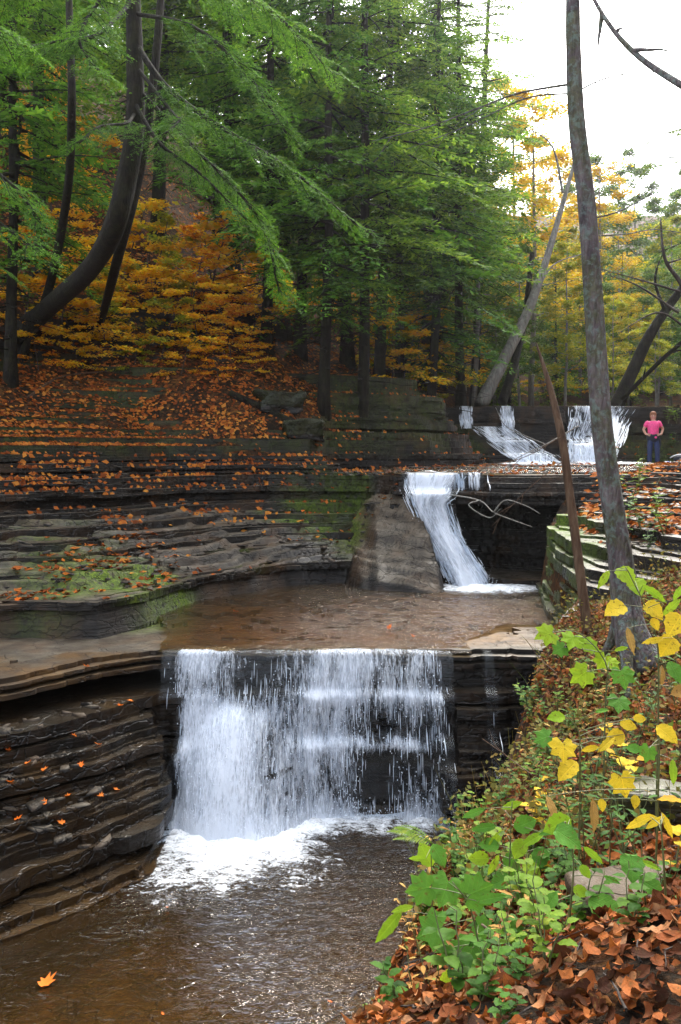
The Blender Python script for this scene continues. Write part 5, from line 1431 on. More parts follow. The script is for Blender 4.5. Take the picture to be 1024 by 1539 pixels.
plant('yellow_herb', (985, 1260, 3.9), [(1003, 1103, 48, 'ovate', 305, Y_), (935, 1173, 60, 'maple', 280, Y_), (905, 1210, 24, 'ovate', 270, Y_), (1012, 1160, 50, 'lance', 265, L_), (975, 1128, 42, 'maple', 250, G), (952, 1125, 30, 'ovate', 150, G), (893, 1225, 60, 'lance', 262, T_), (830, 1215, 54, 'lance', 275, T_), (955, 1205, 26, 'ovate', 260, Y_)],
      'sparse herb with drooping yellow leaves above the stone slab', seed=9, joints=[(990, 1180), (992, 1110)])
plant('pale_yellow_herb', (1002, 1352, 3.2), [(960, 1236, 54, 'lance', 205, Y_), (985, 1236, 44, 'lance', 215, Y_), (1003, 1240, 48, 'lance', 285, Y_), (972, 1228, 40, 'lance', 185, Y_)], 'single stem with a fan of pale yellow leaves over the stone slab', seed=11, joints=[(998, 1300), (993, 1232)])
plant('green_herb', (850, 1440, 3.6), [(838, 1240, 60, 'ovate', 205, L_), (855, 1260, 60, 'heart', 310, G), (826, 1250, 44, 'lance', 200, G), (892, 1285, 46, 'lance', 315, L_), (912, 1366, 74, 'ovate', 312, G), (874, 1340, 34, 'ovate', 340, L_), (830, 1352, 36, 'ovate', 60, G), (838, 1408, 44, 'ovate', 65, L_),
      (836, 1438, 34, 'ovate', 270, G), (880, 1310, 28, 'ovate', 300, L_), (920, 1322, 34, 'lance', 330, G)], 'tall green herb with one large toothed leaf, centre of the near bank', seed=13, joints=[(858, 1360), (862, 1290), (850, 1235)])
plant('green_herb', (975, 1400, 3.4), [(950, 1305, 56, 'heart', 265, G), (978, 1300, 44, 'lance', 340, L_), (980, 1332, 54, 'ovate', 320, G), (965, 1445, 50, 'ovate', 30, G), (925, 1450, 56, 'ovate', 205, G), (992, 1418, 44, 'lance', 25, G), (940, 1410, 36, 'ovate', 190, G)], 'green herb with broad leaves in front of the stone slab', seed=15, joints=[(968, 1340), (955, 1295)])
plant('lobed_leaf_plant', (735, 1500, 4.0), [(640, 1335, 70, 'maple', 190, G), (672, 1330, 76, 'maple', 250, G), (712, 1342, 80, 'maple', 20, G), (738, 1350, 60, 'lance', 10, G), (660, 1395, 84, 'maple', 205, G), (708, 1432, 100, 'maple', 255, G), (722, 1392, 50, 'maple', 330, G), (770, 1400, 60, 'maple', 30, G), (668, 1440, 50, 'lance', 240, G), (785, 1420, 56, 'maple', 300, G)],
      'low plant with large lobed green leaves leaning over the pool edge', seed=17, joints=[(720, 1420), (705, 1360), (680, 1325)])
plant('narrow_leaved_plant', (655, 1425, 4.6), [(585, 1392, 76, 'lance', 228, L_), (605, 1366, 44, 'lance', 195, L_), (640, 1284, 48, 'ovate', 120, L_), (660, 1286, 46, 'ovate', 290, G), (628, 1290, 34, 'lance', 180, L_)], 'thin plant with long narrow leaves hanging over the brown pool', seed=19, joints=[(650, 1360), (648, 1275)])
plant('green_herb', (760, 1390, 4.8), [(712, 1222, 48, 'lance', 200, G), (728, 1244, 54, 'lance', 190, G), (770, 1210, 46, 'lance', 20, L_), (790, 1238, 50, 'ovate', 20, G), (745, 1262, 50, 'lance', 225, L_), (800, 1262, 56, 'lance', 215, L_), (812, 1290, 50, 'ovate', 260, G), (780, 1276, 44, 'ovate', 240, L_), (770, 1300, 48, 'ovate', 280, G), (800, 1308, 44, 'ovate', 300, L_), (742, 1300, 44, 'lance', 240, L_), (824, 1308, 32, 'ovate', 320, Y_), (752, 1325, 48, 'ovate', 210, G), (720, 1290, 40, 'ovate', 180, L_), (792, 1330, 44, 'ovate', 340, G), (735, 1270, 40, 'ovate', 170, G)],
      'bushy green herb at the top of the bank edge below the lower falls', seed=21, joints=[(765, 1320), (768, 1250), (770, 1205)])
plant('green_herb', (690, 1530, 3.5), [(678, 1470, 46, 'ovate', 20, L_), (735, 1462, 40, 'lance', 20, G), (765, 1470, 40, 'lance', 350, G), (760, 1488, 44, 'lance', 350, G), (785, 1510, 34, 'ovate', 100, L_), (795, 1455, 30, 'ovate', 40, G), (705, 1496, 26, 'ovate', 0, L_)], 'small low herb at the bottom of the near bank', seed=23, joints=[(720, 1490), (740, 1460)])
# fern at the water's edge
def fern(x, y, z, label, n, L, seed, mat):
    rg = np.random.default_rng(seed); root = empty('fern', (x, y, z)); tag(root, label, 'fern')
    for i in range(n):
        az = rg.uniform(0, 6.28); q = np.linspace(0, 1, 12)[:, None]; l = L * rg.uniform(.7, 1.1)
        ax = q * l * np.array([math.cos(az), math.sin(az), .75]) + q ** 2 * np.array([0, 0, -.65 * l])
        mb = MB(); tube(mb, ax, np.linspace(.003, .001, 12), 4, cap=False)
        Q = []
        for u in np.linspace(.15, .97, 17):
            c = np.array([np.interp(u, q[:, 0], ax[:, k]) for k in range(3)]); w = l * .24 * math.sin(math.pi * (u * .85 + .12))
            for sg in (-1, 1):
                dv = np.array([math.cos(az + sg * 1.1), math.sin(az + sg * 1.1), -.25]) * w; t_ = np.array([math.cos(az), math.sin(az), .1]) * l * .022
                Q.append([c - t_ * .5, c + dv * .5 - t_, c + dv, c + dv * .5 + t_])
        quads_to(mb, np.array(Q)); mb.build('frond', mat, root)
fx, fy, fz = P(655, 1262, 6.6); fern(fx, fy, fz - .05, 'yellowing fern at the pool edge below the lower falls', 8, .42, 3, M_LIMEL)
# small herbs all over the bank
def herb_proto(name, nl, H, size, shp, mat, seed):
    rg = np.random.default_rng(seed); root = empty(name, (0, 0, 0))
    st = MB(); lf = MB(); nst = 3
    for s in range(nst):
        az = rg.uniform(0, 6.28); q = np.linspace(0, 1, 8)[:, None]
        sp = q * np.array([math.cos(az) * .35, math.sin(az) * .35, 1]) * H * rg.uniform(.6, 1.1) + rg.normal(0, .008, (8, 3)) * q
        tube(st, sp, np.linspace(.0035, .0015, 8), 5, cap=False)
        for i in range(nl):
            u = .25 + .75 * i / nl; c = np.array([np.interp(u, q[:, 0], sp[:, k]) for k in range(3)]); a2 = i * 2.4 + s; l = size * rg.uniform(.6, 1.2)
            d = np.array([math.cos(a2), math.sin(a2), rg.uniform(-.1, .4)]); n = np.array([-d[0] * .4, -d[1] * .4, 1])
            dd = d / np.linalg.norm(d); V, Fc, foot = leaf_geo(shp, l, (0, 0, 0), 0, (0, 0, 1), seed=i)
            w = np.cross(n / np.linalg.norm(n), dd); w /= np.linalg.norm(w); nn = np.cross(dd, w)
            V = c + dd * l * .6 + V[:, :1] * dd + V[:, 1:2] * w + V[:, 2:] * nn
            lf.add(V, Fc); tube(st, np.array([c, c + dd * l * .12]), [.0015, .001], 4, cap=False)
    st.build('stem', M_STEM, root, smooth=True); lf.build('foliage', mat, root, smooth=True)
    return root
HB = [herb_proto('small_herb', 6, .22, .065, 'ovate', M_GREEN, 1), herb_proto('small_herb', 7, .28, .06, 'ovate', M_LIMEL, 2), herb_proto('small_herb', 5, .30, .07, 'lance', M_TAN, 3), herb_proto('small_herb', 8, .20, .05, 'heart', M_GREEN, 4)]
HL = ['small green leafy herb growing through the leaf litter of the near bank', 'small yellow green herb growing through the leaf litter of the near bank', 'withered tan herb standing in the leaf litter of the near bank', 'low dark green herb growing through the leaf litter of the near bank']
rh = np.random.default_rng(14); nh = 0
while nh < 105:
    y = rh.uniform(2.6, 9.8); x = np.interp(y, RY, RX) + abs(rh.normal(.1, .75)) - .15
    if y < 4.6 and x < np.interp(y, RY, RX) + .12: continue
    if x > .40 * y or (y < 3.2 and rh.random() < .6): continue
    if y > 4 and x > .36 * y and rh.random() < .5: continue
    k = int(rh.choice(4, p=[.34, .26, .22, .18])); o = put(HB[k], x, y, HL[k], 'herbs of the near bank', rh.uniform(.7, 1.35), sink=.01); o['category'] = 'plant'; nh += 1
for px, py in ((640, 1340), (668, 1300), (700, 1285), (725, 1330), (690, 1360), (655, 1390), (745, 1290), (772, 1262), (800, 1245), (760, 1340), (715, 1400), (690, 1430), (740, 1440), (775, 1385), (805, 1330), (830, 1300), (850, 1330), (815, 1380), (780, 1440), (720, 1470), (760, 1500), (870, 1290), (845, 1270), (820, 1420), (735, 1240), (710, 1255)):
    Yv = np.arange(2.2, 9, .01); xv = (px - 512) / F * Yv; i_ = int(np.argmax(ground_z(xv, Yv) > (HZ - py - 45) / F * Yv))
    if i_ == 0: continue
    o = put(HB[int(rh.choice([0, 0, 3, 1]))], xv[i_], Yv[i_], 'leafy herb in the green tangle along the edge of the near bank', 'herbs along the bank edge', rh.uniform(.7, 1.1), sink=.01); o['category'] = 'plant'
YH = herb_proto('yellow_herb', 6, .42, .085, 'ovate', Y_, 6); YG = herb_proto('leafy_stalk', 8, .48, .07, 'lance', M_GREEN, 7)
for i, (px, py) in enumerate(((905, 1230), (940, 1255), (872, 1215), (960, 1180), (1005, 1210), (1015, 1120), (985, 1080), (890, 1165), (925, 1140), (850, 1235), (1010, 1290), (965, 1280), (915, 1300), (880, 1260), (1018, 1030), (950, 1100), (840, 1180), (820, 1225))):
    Yv = np.arange(2.6, 9.5, .01); xv = (px - 512) / F * Yv; i_ = int(np.argmax(ground_z(xv, Yv) > (HZ - py - 40) / F * Yv))
    if i_ == 0: continue
    yl = i % 7 == 3
    o = put(YH if yl else YG, xv[i_], Yv[i_], 'slender herb with small yellow leaves among the shrubs of the right bank' if yl else 'slender green stalk with narrow leaves among the shrubs of the right bank', 'yellow herbs of the right bank' if yl else 'green stalks of the right bank', rh.uniform(.8, 1.3), sink=.01); o['category'] = 'plant'
# right side farther off
for px, py, k, s in [(950, 760, 1, 2.2), (965, 800, 0, 2.0), (940, 790, 1, 2.0), (985, 790, 1, 2.2), (930, 740, 0, 1.8), (960, 730, 1, 2.0), (910, 690, 1, 2.4), (925, 685, 1, 2.2), (900, 696, 2, 2.0), (1005, 640, 1, 2.4), (1018, 650, 1, 2.2), (1012, 675, 0, 2.2), (975, 830, 0, 1.6), (1000, 820, 1, 1.6), (940, 810, 0, 1.8)]:
    Y0 = 11.5
    x, y, z = rock_hit(px, py, Y0)
    o = put(HB[k], x, y, 'yellow green weed on the rock ledges below the person in pink', 'weeds on the right ledges', s); o['category'] = 'plant'; o.location[2] = z - .02
# tangled dry undergrowth that nobody could count
rg = np.random.default_rng(77); N = 9000
X = rg.uniform(.4, 4.2, N); Y = rg.uniform(4.6, 10.6, N); d = X - np.interp(Y, RY, RX)
ok = (d > -.15) & (X < .41 * Y + .3) & (fbm(X * 1.2, Y * 1.2, 44) > -.35)
X, Y = X[ok], Y[ok]
C = np.stack([X, Y, ground_z(X, Y) + rg.random(len(X)) ** 1.6 * .42], -1)
mb = MB(); quads_to(mb, leaf_quads(rg, C, .05, .8)); M_UND = leaf_shader('dry_undergrowth', [(.1, (.05, .05, .015)), (.35, (.13, .12, .03)), (.6, (.17, .11, .03)), (.8, (.08, .13, .03)), (.95, (.22, .12, .04))], .6, .3, .4)
for i in range(420):
    j = rg.integers(len(X)); z = ground_z(X[j:j + 1], Y[j:j + 1])[0]; b = np.array([X[j], Y[j], z]); t_ = b + np.array([rg.normal(0, .12), rg.normal(0, .12), rg.uniform(.15, .5)])
    tube(mb, np.array([b, (b + t_) / 2 + rg.normal(0, .02, 3), t_]), [.003, .002, .001], 3, cap=False)
o = mb.build('undergrowth', M_UND); o['kind'] = 'stuff'
# small leafy ground cover
N = 3000; X = rg.uniform(0, 3.6, N); Y = rg.uniform(2.3, 8.5, N); d = X - np.interp(Y, RY, RX)
ok = (d > -.1) & (X < .41 * Y + .2) & (fbm(X * 1.6, Y * 1.6, 45) > .05)
X, Y = X[ok], Y[ok]; mb = MB(); quads_to(mb, leaf_quads(rg, np.stack([X, Y, ground_z(X, Y) + .02 + rg.random(len(X)) * .09], -1), .036, .4))
o = mb.build('ground_cover', M_MIXG); o['kind'] = 'stuff'

# twigs in the litter
N = 420; X = rg.uniform(0, 3.4, N); Y = rg.uniform(2.2, 8.5, N); ok = (X - np.interp(Y, RY, RX) > 0) & (X < .41 * Y + .2); X, Y = X[ok], Y[ok]; mb = MB()
for xx, yy in zip(X, Y):
    a_ = rg.uniform(0, 6.28); L = rg.uniform(.06, .28); q = np.linspace(-.5, .5, 5); px2 = xx + q * L * math.cos(a_) + rg.normal(0, .008, 5); py2 = yy + q * L * math.sin(a_) + rg.normal(0, .008, 5)
    tube(mb, np.stack([px2, py2, ground_z(px2, py2) + .03 + rg.random() * .02], -1), np.linspace(.004, .002, 5) * rg.uniform(.5, 1.5), 4, cap=False)
o = mb.build('twig_litter', M_TWIG); o['kind'] = 'stuff'
# broken flakes of shale on the ledges
N = 5200; Y = rg.uniform(9, 27, N); X = rg.uniform(-.40, .40, N) * Y
ok = ((sd(TOE, X, Y) > .15) & (sd(HILL, X, Y) < 0) & (X < .9)) | ((X > np.interp(Y, RY, RX) + .2) & (Y > 11.5)) | ((Y < 10.9) & (X < -2.5) & (sd(LIP, X, Y) < -.1) & (sd(LIP, X, Y) > -1.4))
ok &= fbm(X * 1.4, Y * 1.4, 88) > .05
X, Y = X[ok], Y[ok]; Z = surf(X, Y); mb = MB()
for xx, yy, zz in zip(X, Y, Z):
    k = int(rg.integers(4, 7)); a_ = np.sort(rg.uniform(0, 6.28, k)); r_ = rg.uniform(.03, .12) * rg.uniform(.6, 1.2, k); h_ = rg.uniform(.008, .03); tl = rg.normal(0, .12, 2)
    xy = np.stack([np.cos(a_) * r_ * 1.4, np.sin(a_) * r_], -1); ro = rg.uniform(0, 6.28); xy = xy @ np.array([[math.cos(ro), -math.sin(ro)], [math.sin(ro), math.cos(ro)]])
    zt = xy @ tl
    V = np.concatenate([np.column_stack([xy, zt - .005]), np.column_stack([xy * .96, zt + h_])]) + np.array([xx, yy, zz])
    n0 = mb.n; i_ = np.arange(k); mb.add(V, np.stack([i_, (i_ + 1) % k, k + (i_ + 1) % k, k + i_], -1)); mb.F.setdefault(k, []).append(np.array([np.arange(k) + k]) + n0)
o = mb.build('shale_flakes', M_ROCK); o['kind'] = 'stuff'

# ---------------------------------------------------------------- stones and logs
def stone(name, c, size, label, mat, seed, rz=0.0, cat='stone', strata=0.0, rug=.16, attrs=(0, .4, 0)):
    import bmesh
    bm = bmesh.new(); bmesh.ops.create_cube(bm, size=1.0)
    bmesh.ops.subdivide_edges(bm, edges=bm.edges[:], cuts=9, use_grid_fill=True)
    V = np.array([v.co[:] for v in bm.verts]); Fc = [[v.index for v in f.verts] for f in bm.faces]; bm.free()
    r = np.linalg.norm(V, axis=1, keepdims=True); V = V * (1 - .16 * np.clip((r - .5) / .37, 0, 1) ** 1.5)
    V = V * np.array(size)
    nn = np.stack([fbm(V[:, 0] * 2.2 / max(size) + seed, V[:, 1] * 2.2 / max(size) + V[:, 2] * 3, seed + k, 4) for k in range(3)], -1)
    V = V + nn * np.array(size) * rug
    if strata: V[:, :2] *= (1 + strata * (vn2(V[:, 2] / .05, V[:, 2] * 0 + seed, seed) - .5))[:, None]
    k = len(V)
    o = mesh_np(name, V, [np.array(Fc)], mat, attrs={'moss': np.full(k, attrs[0]) * (V[:, 2] > -.1), 'wet': np.full(k, attrs[1]), 'silt': np.full(k, attrs[2])})
    o.location = c; o.rotation_euler = (0, 0, rz); tag(o, label, cat)
    return o
x, y, z = P(955, 1335, 3.7); stone('stone_slab', (x + .05, y, z - .03), (.62, .34, .10), 'flat brown stone slab half buried in leaves on the near bank', M_STONE, 3, .15, strata=.05, rug=.10, attrs=(0, .2, .3))
x, y, z = P(985, 1195, 4.9); stone('stone', (x, y, z - .03), (.42, .30, .15), 'grey stone lying in leaves above the flat stone slab', M_STONE, 5, -.2, strata=.06, attrs=(.15, .3, 0))
x, y, z = rock_hit(455, 655, 12); stone('boulder', (x, y + .3, z + .12), (1.05, .9, .5), 'dark mossy block at the foot of the leaf covered slope', M_ROCK, 7, .2, 'boulder', .08, attrs=(.45, 1.0, 0))
x, y, z = rock_hit(418, 612, 12); stone('boulder', (x, y + .3, z + .12), (1.2, 1.0, .6), 'dark rock jutting from the slope above the fallen log', M_ROCK, 9, .5, 'boulder', .08, attrs=(.35, 1.0, 0))
def log(name, pts, r, mat, label, seed):
    q = smooth_path([(np.array(rock_hit(a[0], a[1], 12)) + [0, 0, r * .7]) if a[2] > 10 else P(*a) for a in pts], 24); root = empty(name, tuple(q[0])); tag(root, label, 'log')
    m = MB(); tube(m, q, np.linspace(r, r * .75, 24), 10, .12, seed); m.build('trunk', mat, root, smooth=True, origin=q[0])
    for i in (7, 14, 19):
        m = MB(); d = np.random.default_rng(seed + i).normal(0, 1, 3); d[2] = abs(d[2]); t_ = np.linspace(0, 1, 6)[:, None]
        tube(m, q[i] + t_ * d * r * 2.5, np.linspace(r * .25, r * .08, 6), 5, .1, seed); m.build('branch_stub', mat, root, smooth=True, origin=q[0])
log('fallen_log', [(345, 596, 18.6), (400, 620, 18.4), (440, 640, 18.2)], .10, M_BARK, 'dark fallen log slanting down the leaf covered slope', 3)
log('fallen_branch', [(40, 600, 15.2), (90, 570, 15.4), (160, 560, 15.7)], .035, M_DEAD, 'thin bare branch lying on the slope at the left edge', 5)
log('fallen_branch', [(860, 1470, 3.1), (790, 1440, 3.5), (725, 1390, 4.0)], .008, M_STEMB, 'thin dead twig slanting across the near bank', 8)
def bare_twig(paths, label, r, mat):
    root = empty('bare_branch', tuple(P(*paths[0][0]))); tag(root, label, 'branch')
    for p in paths:
        m = MB(); q = smooth_path([P(*a) for a in p], 20); tube(m, q, np.linspace(r, r * .35, 20), 5, .1, 2); m.build('twig', mat, root, smooth=True, origin=P(*paths[0][0]))
bare_twig([[(668, 742, 17.6), (720, 752, 16.9), (742, 770, 16.4), (772, 782, 16.2), (800, 792, 16)], [(720, 752, 16.6), (705, 760, 16.5), (735, 778, 16.3), (752, 765, 16.2)], [(742, 770, 16.4), (760, 752, 16.2), (790, 760, 16), (812, 772, 15.9)]], 'pale bare branch hanging over the dark hollow by the middle falls', .016, M_BARKL)
bare_twig([[(870, 640, 22), (820, 668, 21.6), (775, 690, 21), (740, 720, 20.5)], [(820, 668, 21.6), (790, 655, 21.5), (760, 640, 21.4), (745, 612, 21.6)]], 'pale bare branch arching over the thin top streams', .018, M_BARKL)
bare_twig([[(800, 1165, 5.2), (760, 1135, 5.6), (725, 1110, 5.9)], [(760, 1135, 5.6), (745, 1120, 5.6), (735, 1095, 5.6)], [(835, 1010, 5.6), (812, 990, 5.9), (790, 960, 6.0)]], 'thin dry stalk leaning over the foot of the lower falls', .004, M_DEAD)
# ================================================================ the person on the right ledge
def skinned(name, nodes, edges, mat, parent=None, sub=2, root=0):
    me = bpy.data.meshes.new(name); me.from_pydata([n[0] for n in nodes], edges, []); me.update()
    tmp = bpy.data.objects.new(name + '_tmp', me); COL.objects.link(tmp)
    md = tmp.modifiers.new('skin', 'SKIN')
    for i, n in enumerate(nodes):
        sv = me.skin_vertices[0].data[i]; r = n[1]
        sv.radius = (r, r) if np.isscalar(r) else r
        sv.use_root = (i == root)
    md.use_smooth_shade = True; md.branch_smoothing = .6
    ss = tmp.modifiers.new('sub', 'SUBSURF'); ss.levels = sub; ss.render_levels = sub
    dg = bpy.context.evaluated_depsgraph_get(); dg.update()
    out = bpy.data.meshes.new_from_object(tmp.evaluated_get(dg))
    bpy.data.objects.remove(tmp); out.name = name
    o = bpy.data.objects.new(name, out); COL.objects.link(o)
    out.materials.clear(); out.materials.append(mat)
    for p_ in out.polygons: p_.use_smooth = True
    if parent: o.parent = parent
    return o
M_SKIN = mat_simple('skin', (.50, .27, .19), .5, 12, .1, .05)
M_PINK = mat_simple('pink_cloth', (.80, .07, .24), .8, 20, .15, .2)
M_JEAN = mat_simple('blue_denim', (.018, .028, .085), .85, 40, .3, .2)
M_DARKC = mat_simple('dark_cloth', (.010, .012, .022), .85, 20, .3, .2)
M_HAIR = mat_simple('fair_red_hair', (.30, .12, .06), .6, 60, .35, .4)
M_SHOE = mat_simple('white_plastic', (.7, .72, .75), .4, 20, .1, .05)
M_BLUEP = mat_simple('blue_plastic', (.05, .12, .5), .4, 20, .1, .05)
px_, py_, pz_ = P(982, 703, 26.0)
pz_ = float(max(surf(np.array([px_]), np.array([py_]))[0], -.6))
pe = empty('person', (px_, py_, pz_), -.22); tag(pe, 'person in a pink top and blue jeans with hands on hips by the top falls', 'person')
s = (HZ - 620) / F * 26.0 - pz_                     # standing height from the photo
s = s / 1.70
def N_(x, y, z, r): return ((x * s, y * s, z * s), r * s if np.isscalar(r) else (r[0] * s, r[1] * s))
# body: pelvis root, spine, neck, head; arms bent with hands on the hips; legs
body_n = [N_(0, 0, .92, .13), N_(0, .0, 1.08, .125), N_(0, 0, 1.26, .14), N_(0, .005, 1.40, .075), N_(0, -.005, 1.47, .052), N_(0, -.01, 1.56, .085), N_(0, -.015, 1.65, .075),
          N_(-.17, .01, 1.36, .062), N_(-.30, .05, 1.16, .046), N_(-.235, -.03, 1.00, .034), N_(-.16, -.09, .98, .03),
          N_(.17, .01, 1.35, .062), N_(.315, .09, 1.17, .046), N_(.25, -.02, .99, .034), N_(.16, -.09, .98, .03),
          N_(-.095, 0, .82, .10), N_(-.105, -.01, .48, .066), N_(-.11, .02, .10, .045), N_(-.12, -.10, .035, .038),
          N_(.095, 0, .82, .10), N_(.115, -.05, .48, .066), N_(.13, .0, .10, .045), N_(.15, -.12, .035, .038)]
body_e = [(0, 1), (1, 2), (2, 3), (3, 4), (4, 5), (5, 6), (3, 7), (7, 8), (8, 9), (9, 10), (3, 11), (11, 12), (12, 13), (13, 14), (0, 15), (15, 16), (16, 17), (17, 18), (0, 19), (19, 20), (20, 21), (21, 22)]
body = skinned('body', body_n, body_e, M_SKIN, pe)
# fingers close round the hips
for sg in (-1, 1):
    for k in range(4):
        f = skinned('finger', [N_(sg * .165, -.085 - .0 * k, .995 - .018 * k, .011), N_(sg * .13, -.135, 1.0 - .02 * k, .010), N_(sg * (.085 + .008 * k), -.150, .995 - .021 * k, .008)], [(0, 1), (1, 2)], M_SKIN, pe, 1)
    skinned('thumb', [N_(sg * .17, -.07, 1.005, .012), N_(sg * .155, -.03, 1.03, .011), N_(sg * .13, .02, 1.035, .009)], [(0, 1), (1, 2)], M_SKIN, pe, 1)
def loft(name, rings, mat, parent, k=18, wob=0.0, seed=0, cap=True):
    # stacked elliptic rings (z, cx, cy, rx, ry) with small folds
    a_ = np.linspace(0, 2 * np.pi, k, endpoint=False); V = []
    for i, (z, cx, cy, rx, ry) in enumerate(rings):
        f = 1 + wob * np.sin(a_ * 5 + i * 1.3 + seed) + wob * np.sin(a_ * 3 - i * .8)
        V.append(np.stack([cx + rx * f * np.cos(a_), cy + ry * f * np.sin(a_), z + 0 * a_], -1))
    V = np.concatenate(V) * s; n = len(rings)
    i = np.arange(n - 1)[:, None] * k; j = np.arange(k)[None]; j2 = (j + 1) % k
    fs = [np.stack([i + j, i + j2, i + k + j2, i + k + j], -1).reshape(-1, 4)]
    if cap: fs.append(np.array([np.arange(k)[::-1], np.arange(k) + (n - 1) * k]))
    return mesh_np(name, V, fs, mat, parent, smooth=True)
shirt = loft('shirt', [(.95, 0, 0, .168, .135), (1.04, 0, -.005, .170, .140), (1.14, 0, -.008, .172, .142), (1.25, 0, -.014, .184, .155), (1.33, 0, -.006, .190, .130), (1.39, 0, 0, .165, .10), (1.425, 0, .002, .10, .075)], M_PINK, pe, wob=.02)
for sg in (-1, 1):
    m = MB(); tube(m, np.array([[sg * .13, .0, 1.375], [sg * .185, .012, 1.345], [sg * .225, .025, 1.285], [sg * .248, .033, 1.245]]) * s, np.array([.075, .078, .070, .066]) * s, 12); m.build('sleeve', M_PINK, pe, smooth=True)
jeans = skinned('trousers', [N_(0, 0, .96, .152), N_(0, 0, .88, .150), N_(-.10, 0, .76, .112), N_(-.108, -.008, .48, .088), N_(-.112, .015, .24, .082), N_(-.115, .01, .06, .085), N_(.10, 0, .76, .112), N_(.118, -.045, .48, .088), N_(.126, -.01, .24, .080), N_(.132, -.005, .06, .085)],
                [(0, 1), (1, 2), (2, 3), (3, 4), (4, 5), (1, 6), (6, 7), (7, 8), (8, 9)], M_JEAN, pe)
jacket = loft('tied_jacket', [(.74, .02, .03, .165, .13), (.80, .0, .01, .185, .155), (.90, 0, 0, .190, .160), (.97, 0, 0, .182, .152), (1.0, 0, 0, .172, .142)], M_DARKC, pe, wob=.04, seed=2, cap=False)
loft('jacket_sleeve', [(.55, .20, .02, .03, .025), (.66, .195, .01, .05, .035), (.80, .18, 0, .055, .04), (.92, .15, -.02, .05, .04)], M_DARKC, pe, k=10, wob=.04)
pouch = skinned('belt_pouch', [N_(.02, -.165, .90, .035), N_(.10, -.160, .88, .036)], [(0, 1)], M_PINK, pe, 2)
hair = loft('hair', [(1.47, 0, .045, .080, .055), (1.53, 0, .048, .098, .066), (1.60, 0, .034, .104, .082), (1.655, 0, .012, .102, .098), (1.70, 0, .0, .088, .092), (1.735, 0, 0, .055, .06), (1.745, 0, 0, .02, .02)], M_HAIR, pe, wob=.03)
m = MB()
for sg in (-1, 1):
    tube(m, np.array([[sg * .033, -.088, 1.595], [sg * .033, -.099, 1.595]]) * s, [.012 * s, .007 * s], 8)
m.build('eye', M_DARKC, pe, smooth=True)
skinned('nose', [N_(0, -.085, 1.595, .010), N_(0, -.108, 1.562, .013), N_(0, -.092, 1.552, .012)], [(0, 1), (1, 2)], M_SKIN, pe, 1)
m = MB(); tube(m, np.array([[-.025, -.090, 1.523], [0, -.097, 1.520], [.025, -.090, 1.523]]) * s, .006 * s, 6); m.build('mouth', M_PINK, pe, smooth=True)
for sg in (-1, 1): skinned('ear', [N_(sg * .083, .0, 1.60, .014), N_(sg * .088, .0, 1.57, .011)], [(0, 1)], M_SKIN, pe, 1)
for sg in (-1, 1): skinned('shoe', [N_(sg * .115, .04, .045, .045), N_(sg * .12, -.06, .04, .045), N_(sg * .125, -.14, .032, .034)], [(0, 1), (1, 2)], M_DARKC, pe, 2)
# what lies on the ledge beside the feet
bz_ = float(surf(np.array([px_ + .62]), np.array([25.9]))[0])
bp = empty('backpack', (px_ + .66, 25.9, bz_)); tag(bp, 'dark backpack lying on the ledge beside the feet of the person in pink', 'backpack')
skinned('body', [((-.12, 0, .13), .12), ((.12, 0, .15), .15), ((.34, .02, .14), .13)], [(0, 1), (1, 2)], M_DARKC, bp)
skinned('pocket', [((-.02, -.12, .12), .07), ((.16, -.13, .12), .08)], [(0, 1)], M_DARKC, bp)
m = MB(); tube(m, smooth_path([(-.2, 0, .2), (-.1, -.1, .27), (.1, -.13, .3), (.3, -.08, .26)], 14), .018, 6); m.build('strap', M_SHOE, bp, smooth=True)
bt = empty('water_bottle', (px_ + .34, 25.7, bz_)); tag(bt, 'white and blue water bottle lying beside the dark backpack', 'bottle')
m = MB(); tube(m, np.array([[-.12, 0, .05], [-.1, 0, .05], [.06, 0, .05], [.09, 0, .05]]), [.04, .048, .048, .03], 14); m.build('body', M_SHOE, bt, smooth=True)
m = MB(); tube(m, np.array([[.09, 0, .05], [.13, 0, .05]]), .024, 12); m.build('cap', M_BLUEP, bt, smooth=True)
m = MB(); tube(m, np.array([[-.05, 0, .05], [.01, 0, .05]]), .0505, 14, cap=False); m.build('label_band', M_BLUEP, bt, smooth=True)
# ================================================================ camera, sky, sun
cam = bpy.data.cameras.new('camera'); co = bpy.data.objects.new('camera', cam); COL.objects.link(co)
co.location = (0, 0, 0); co.rotation_euler = (math.radians(90), 0, 0)
cam.sensor_fit = 'VERTICAL'; cam.sensor_height = 36.0
cam.lens = F / 1539.0 * 36.0
cam.shift_y = (HZ - 769.5) / 1539.0
cam.clip_end = 2000; cam.clip_start = .05
SC.camera = co
SUN_EL, SUN_AZ = 46.0, 18.0
w = bpy.data.worlds.new('World'); SC.world = w; w.use_nodes = True
nt = w.node_tree; nt.nodes.clear()
sky = nt.nodes.new('ShaderNodeTexSky'); sky.sky_type = 'NISHITA'; sky.sun_disc = False
sky.sun_elevation = math.radians(SUN_EL); sky.sun_rotation = math.radians(SUN_AZ)
sky.dust_density = 4.0; sky.air_density = 1.0
tc = nt.nodes.new('ShaderNodeTexCoord')
cl = nt.nodes.new('ShaderNodeTexNoise'); cl.inputs['Scale'].default_value = 2.2; cl.inputs['Detail'].default_value = 5
nt.links.new(tc.outputs['Generated'], cl.inputs['Vector'])
cr = nt.nodes.new('ShaderNodeMapRange'); cr.inputs[1].default_value = .30; cr.inputs[2].default_value = .62
cr.inputs[3].default_value = .45; cr.inputs[4].default_value = .95
nt.links.new(cl.outputs[0], cr.inputs[0])
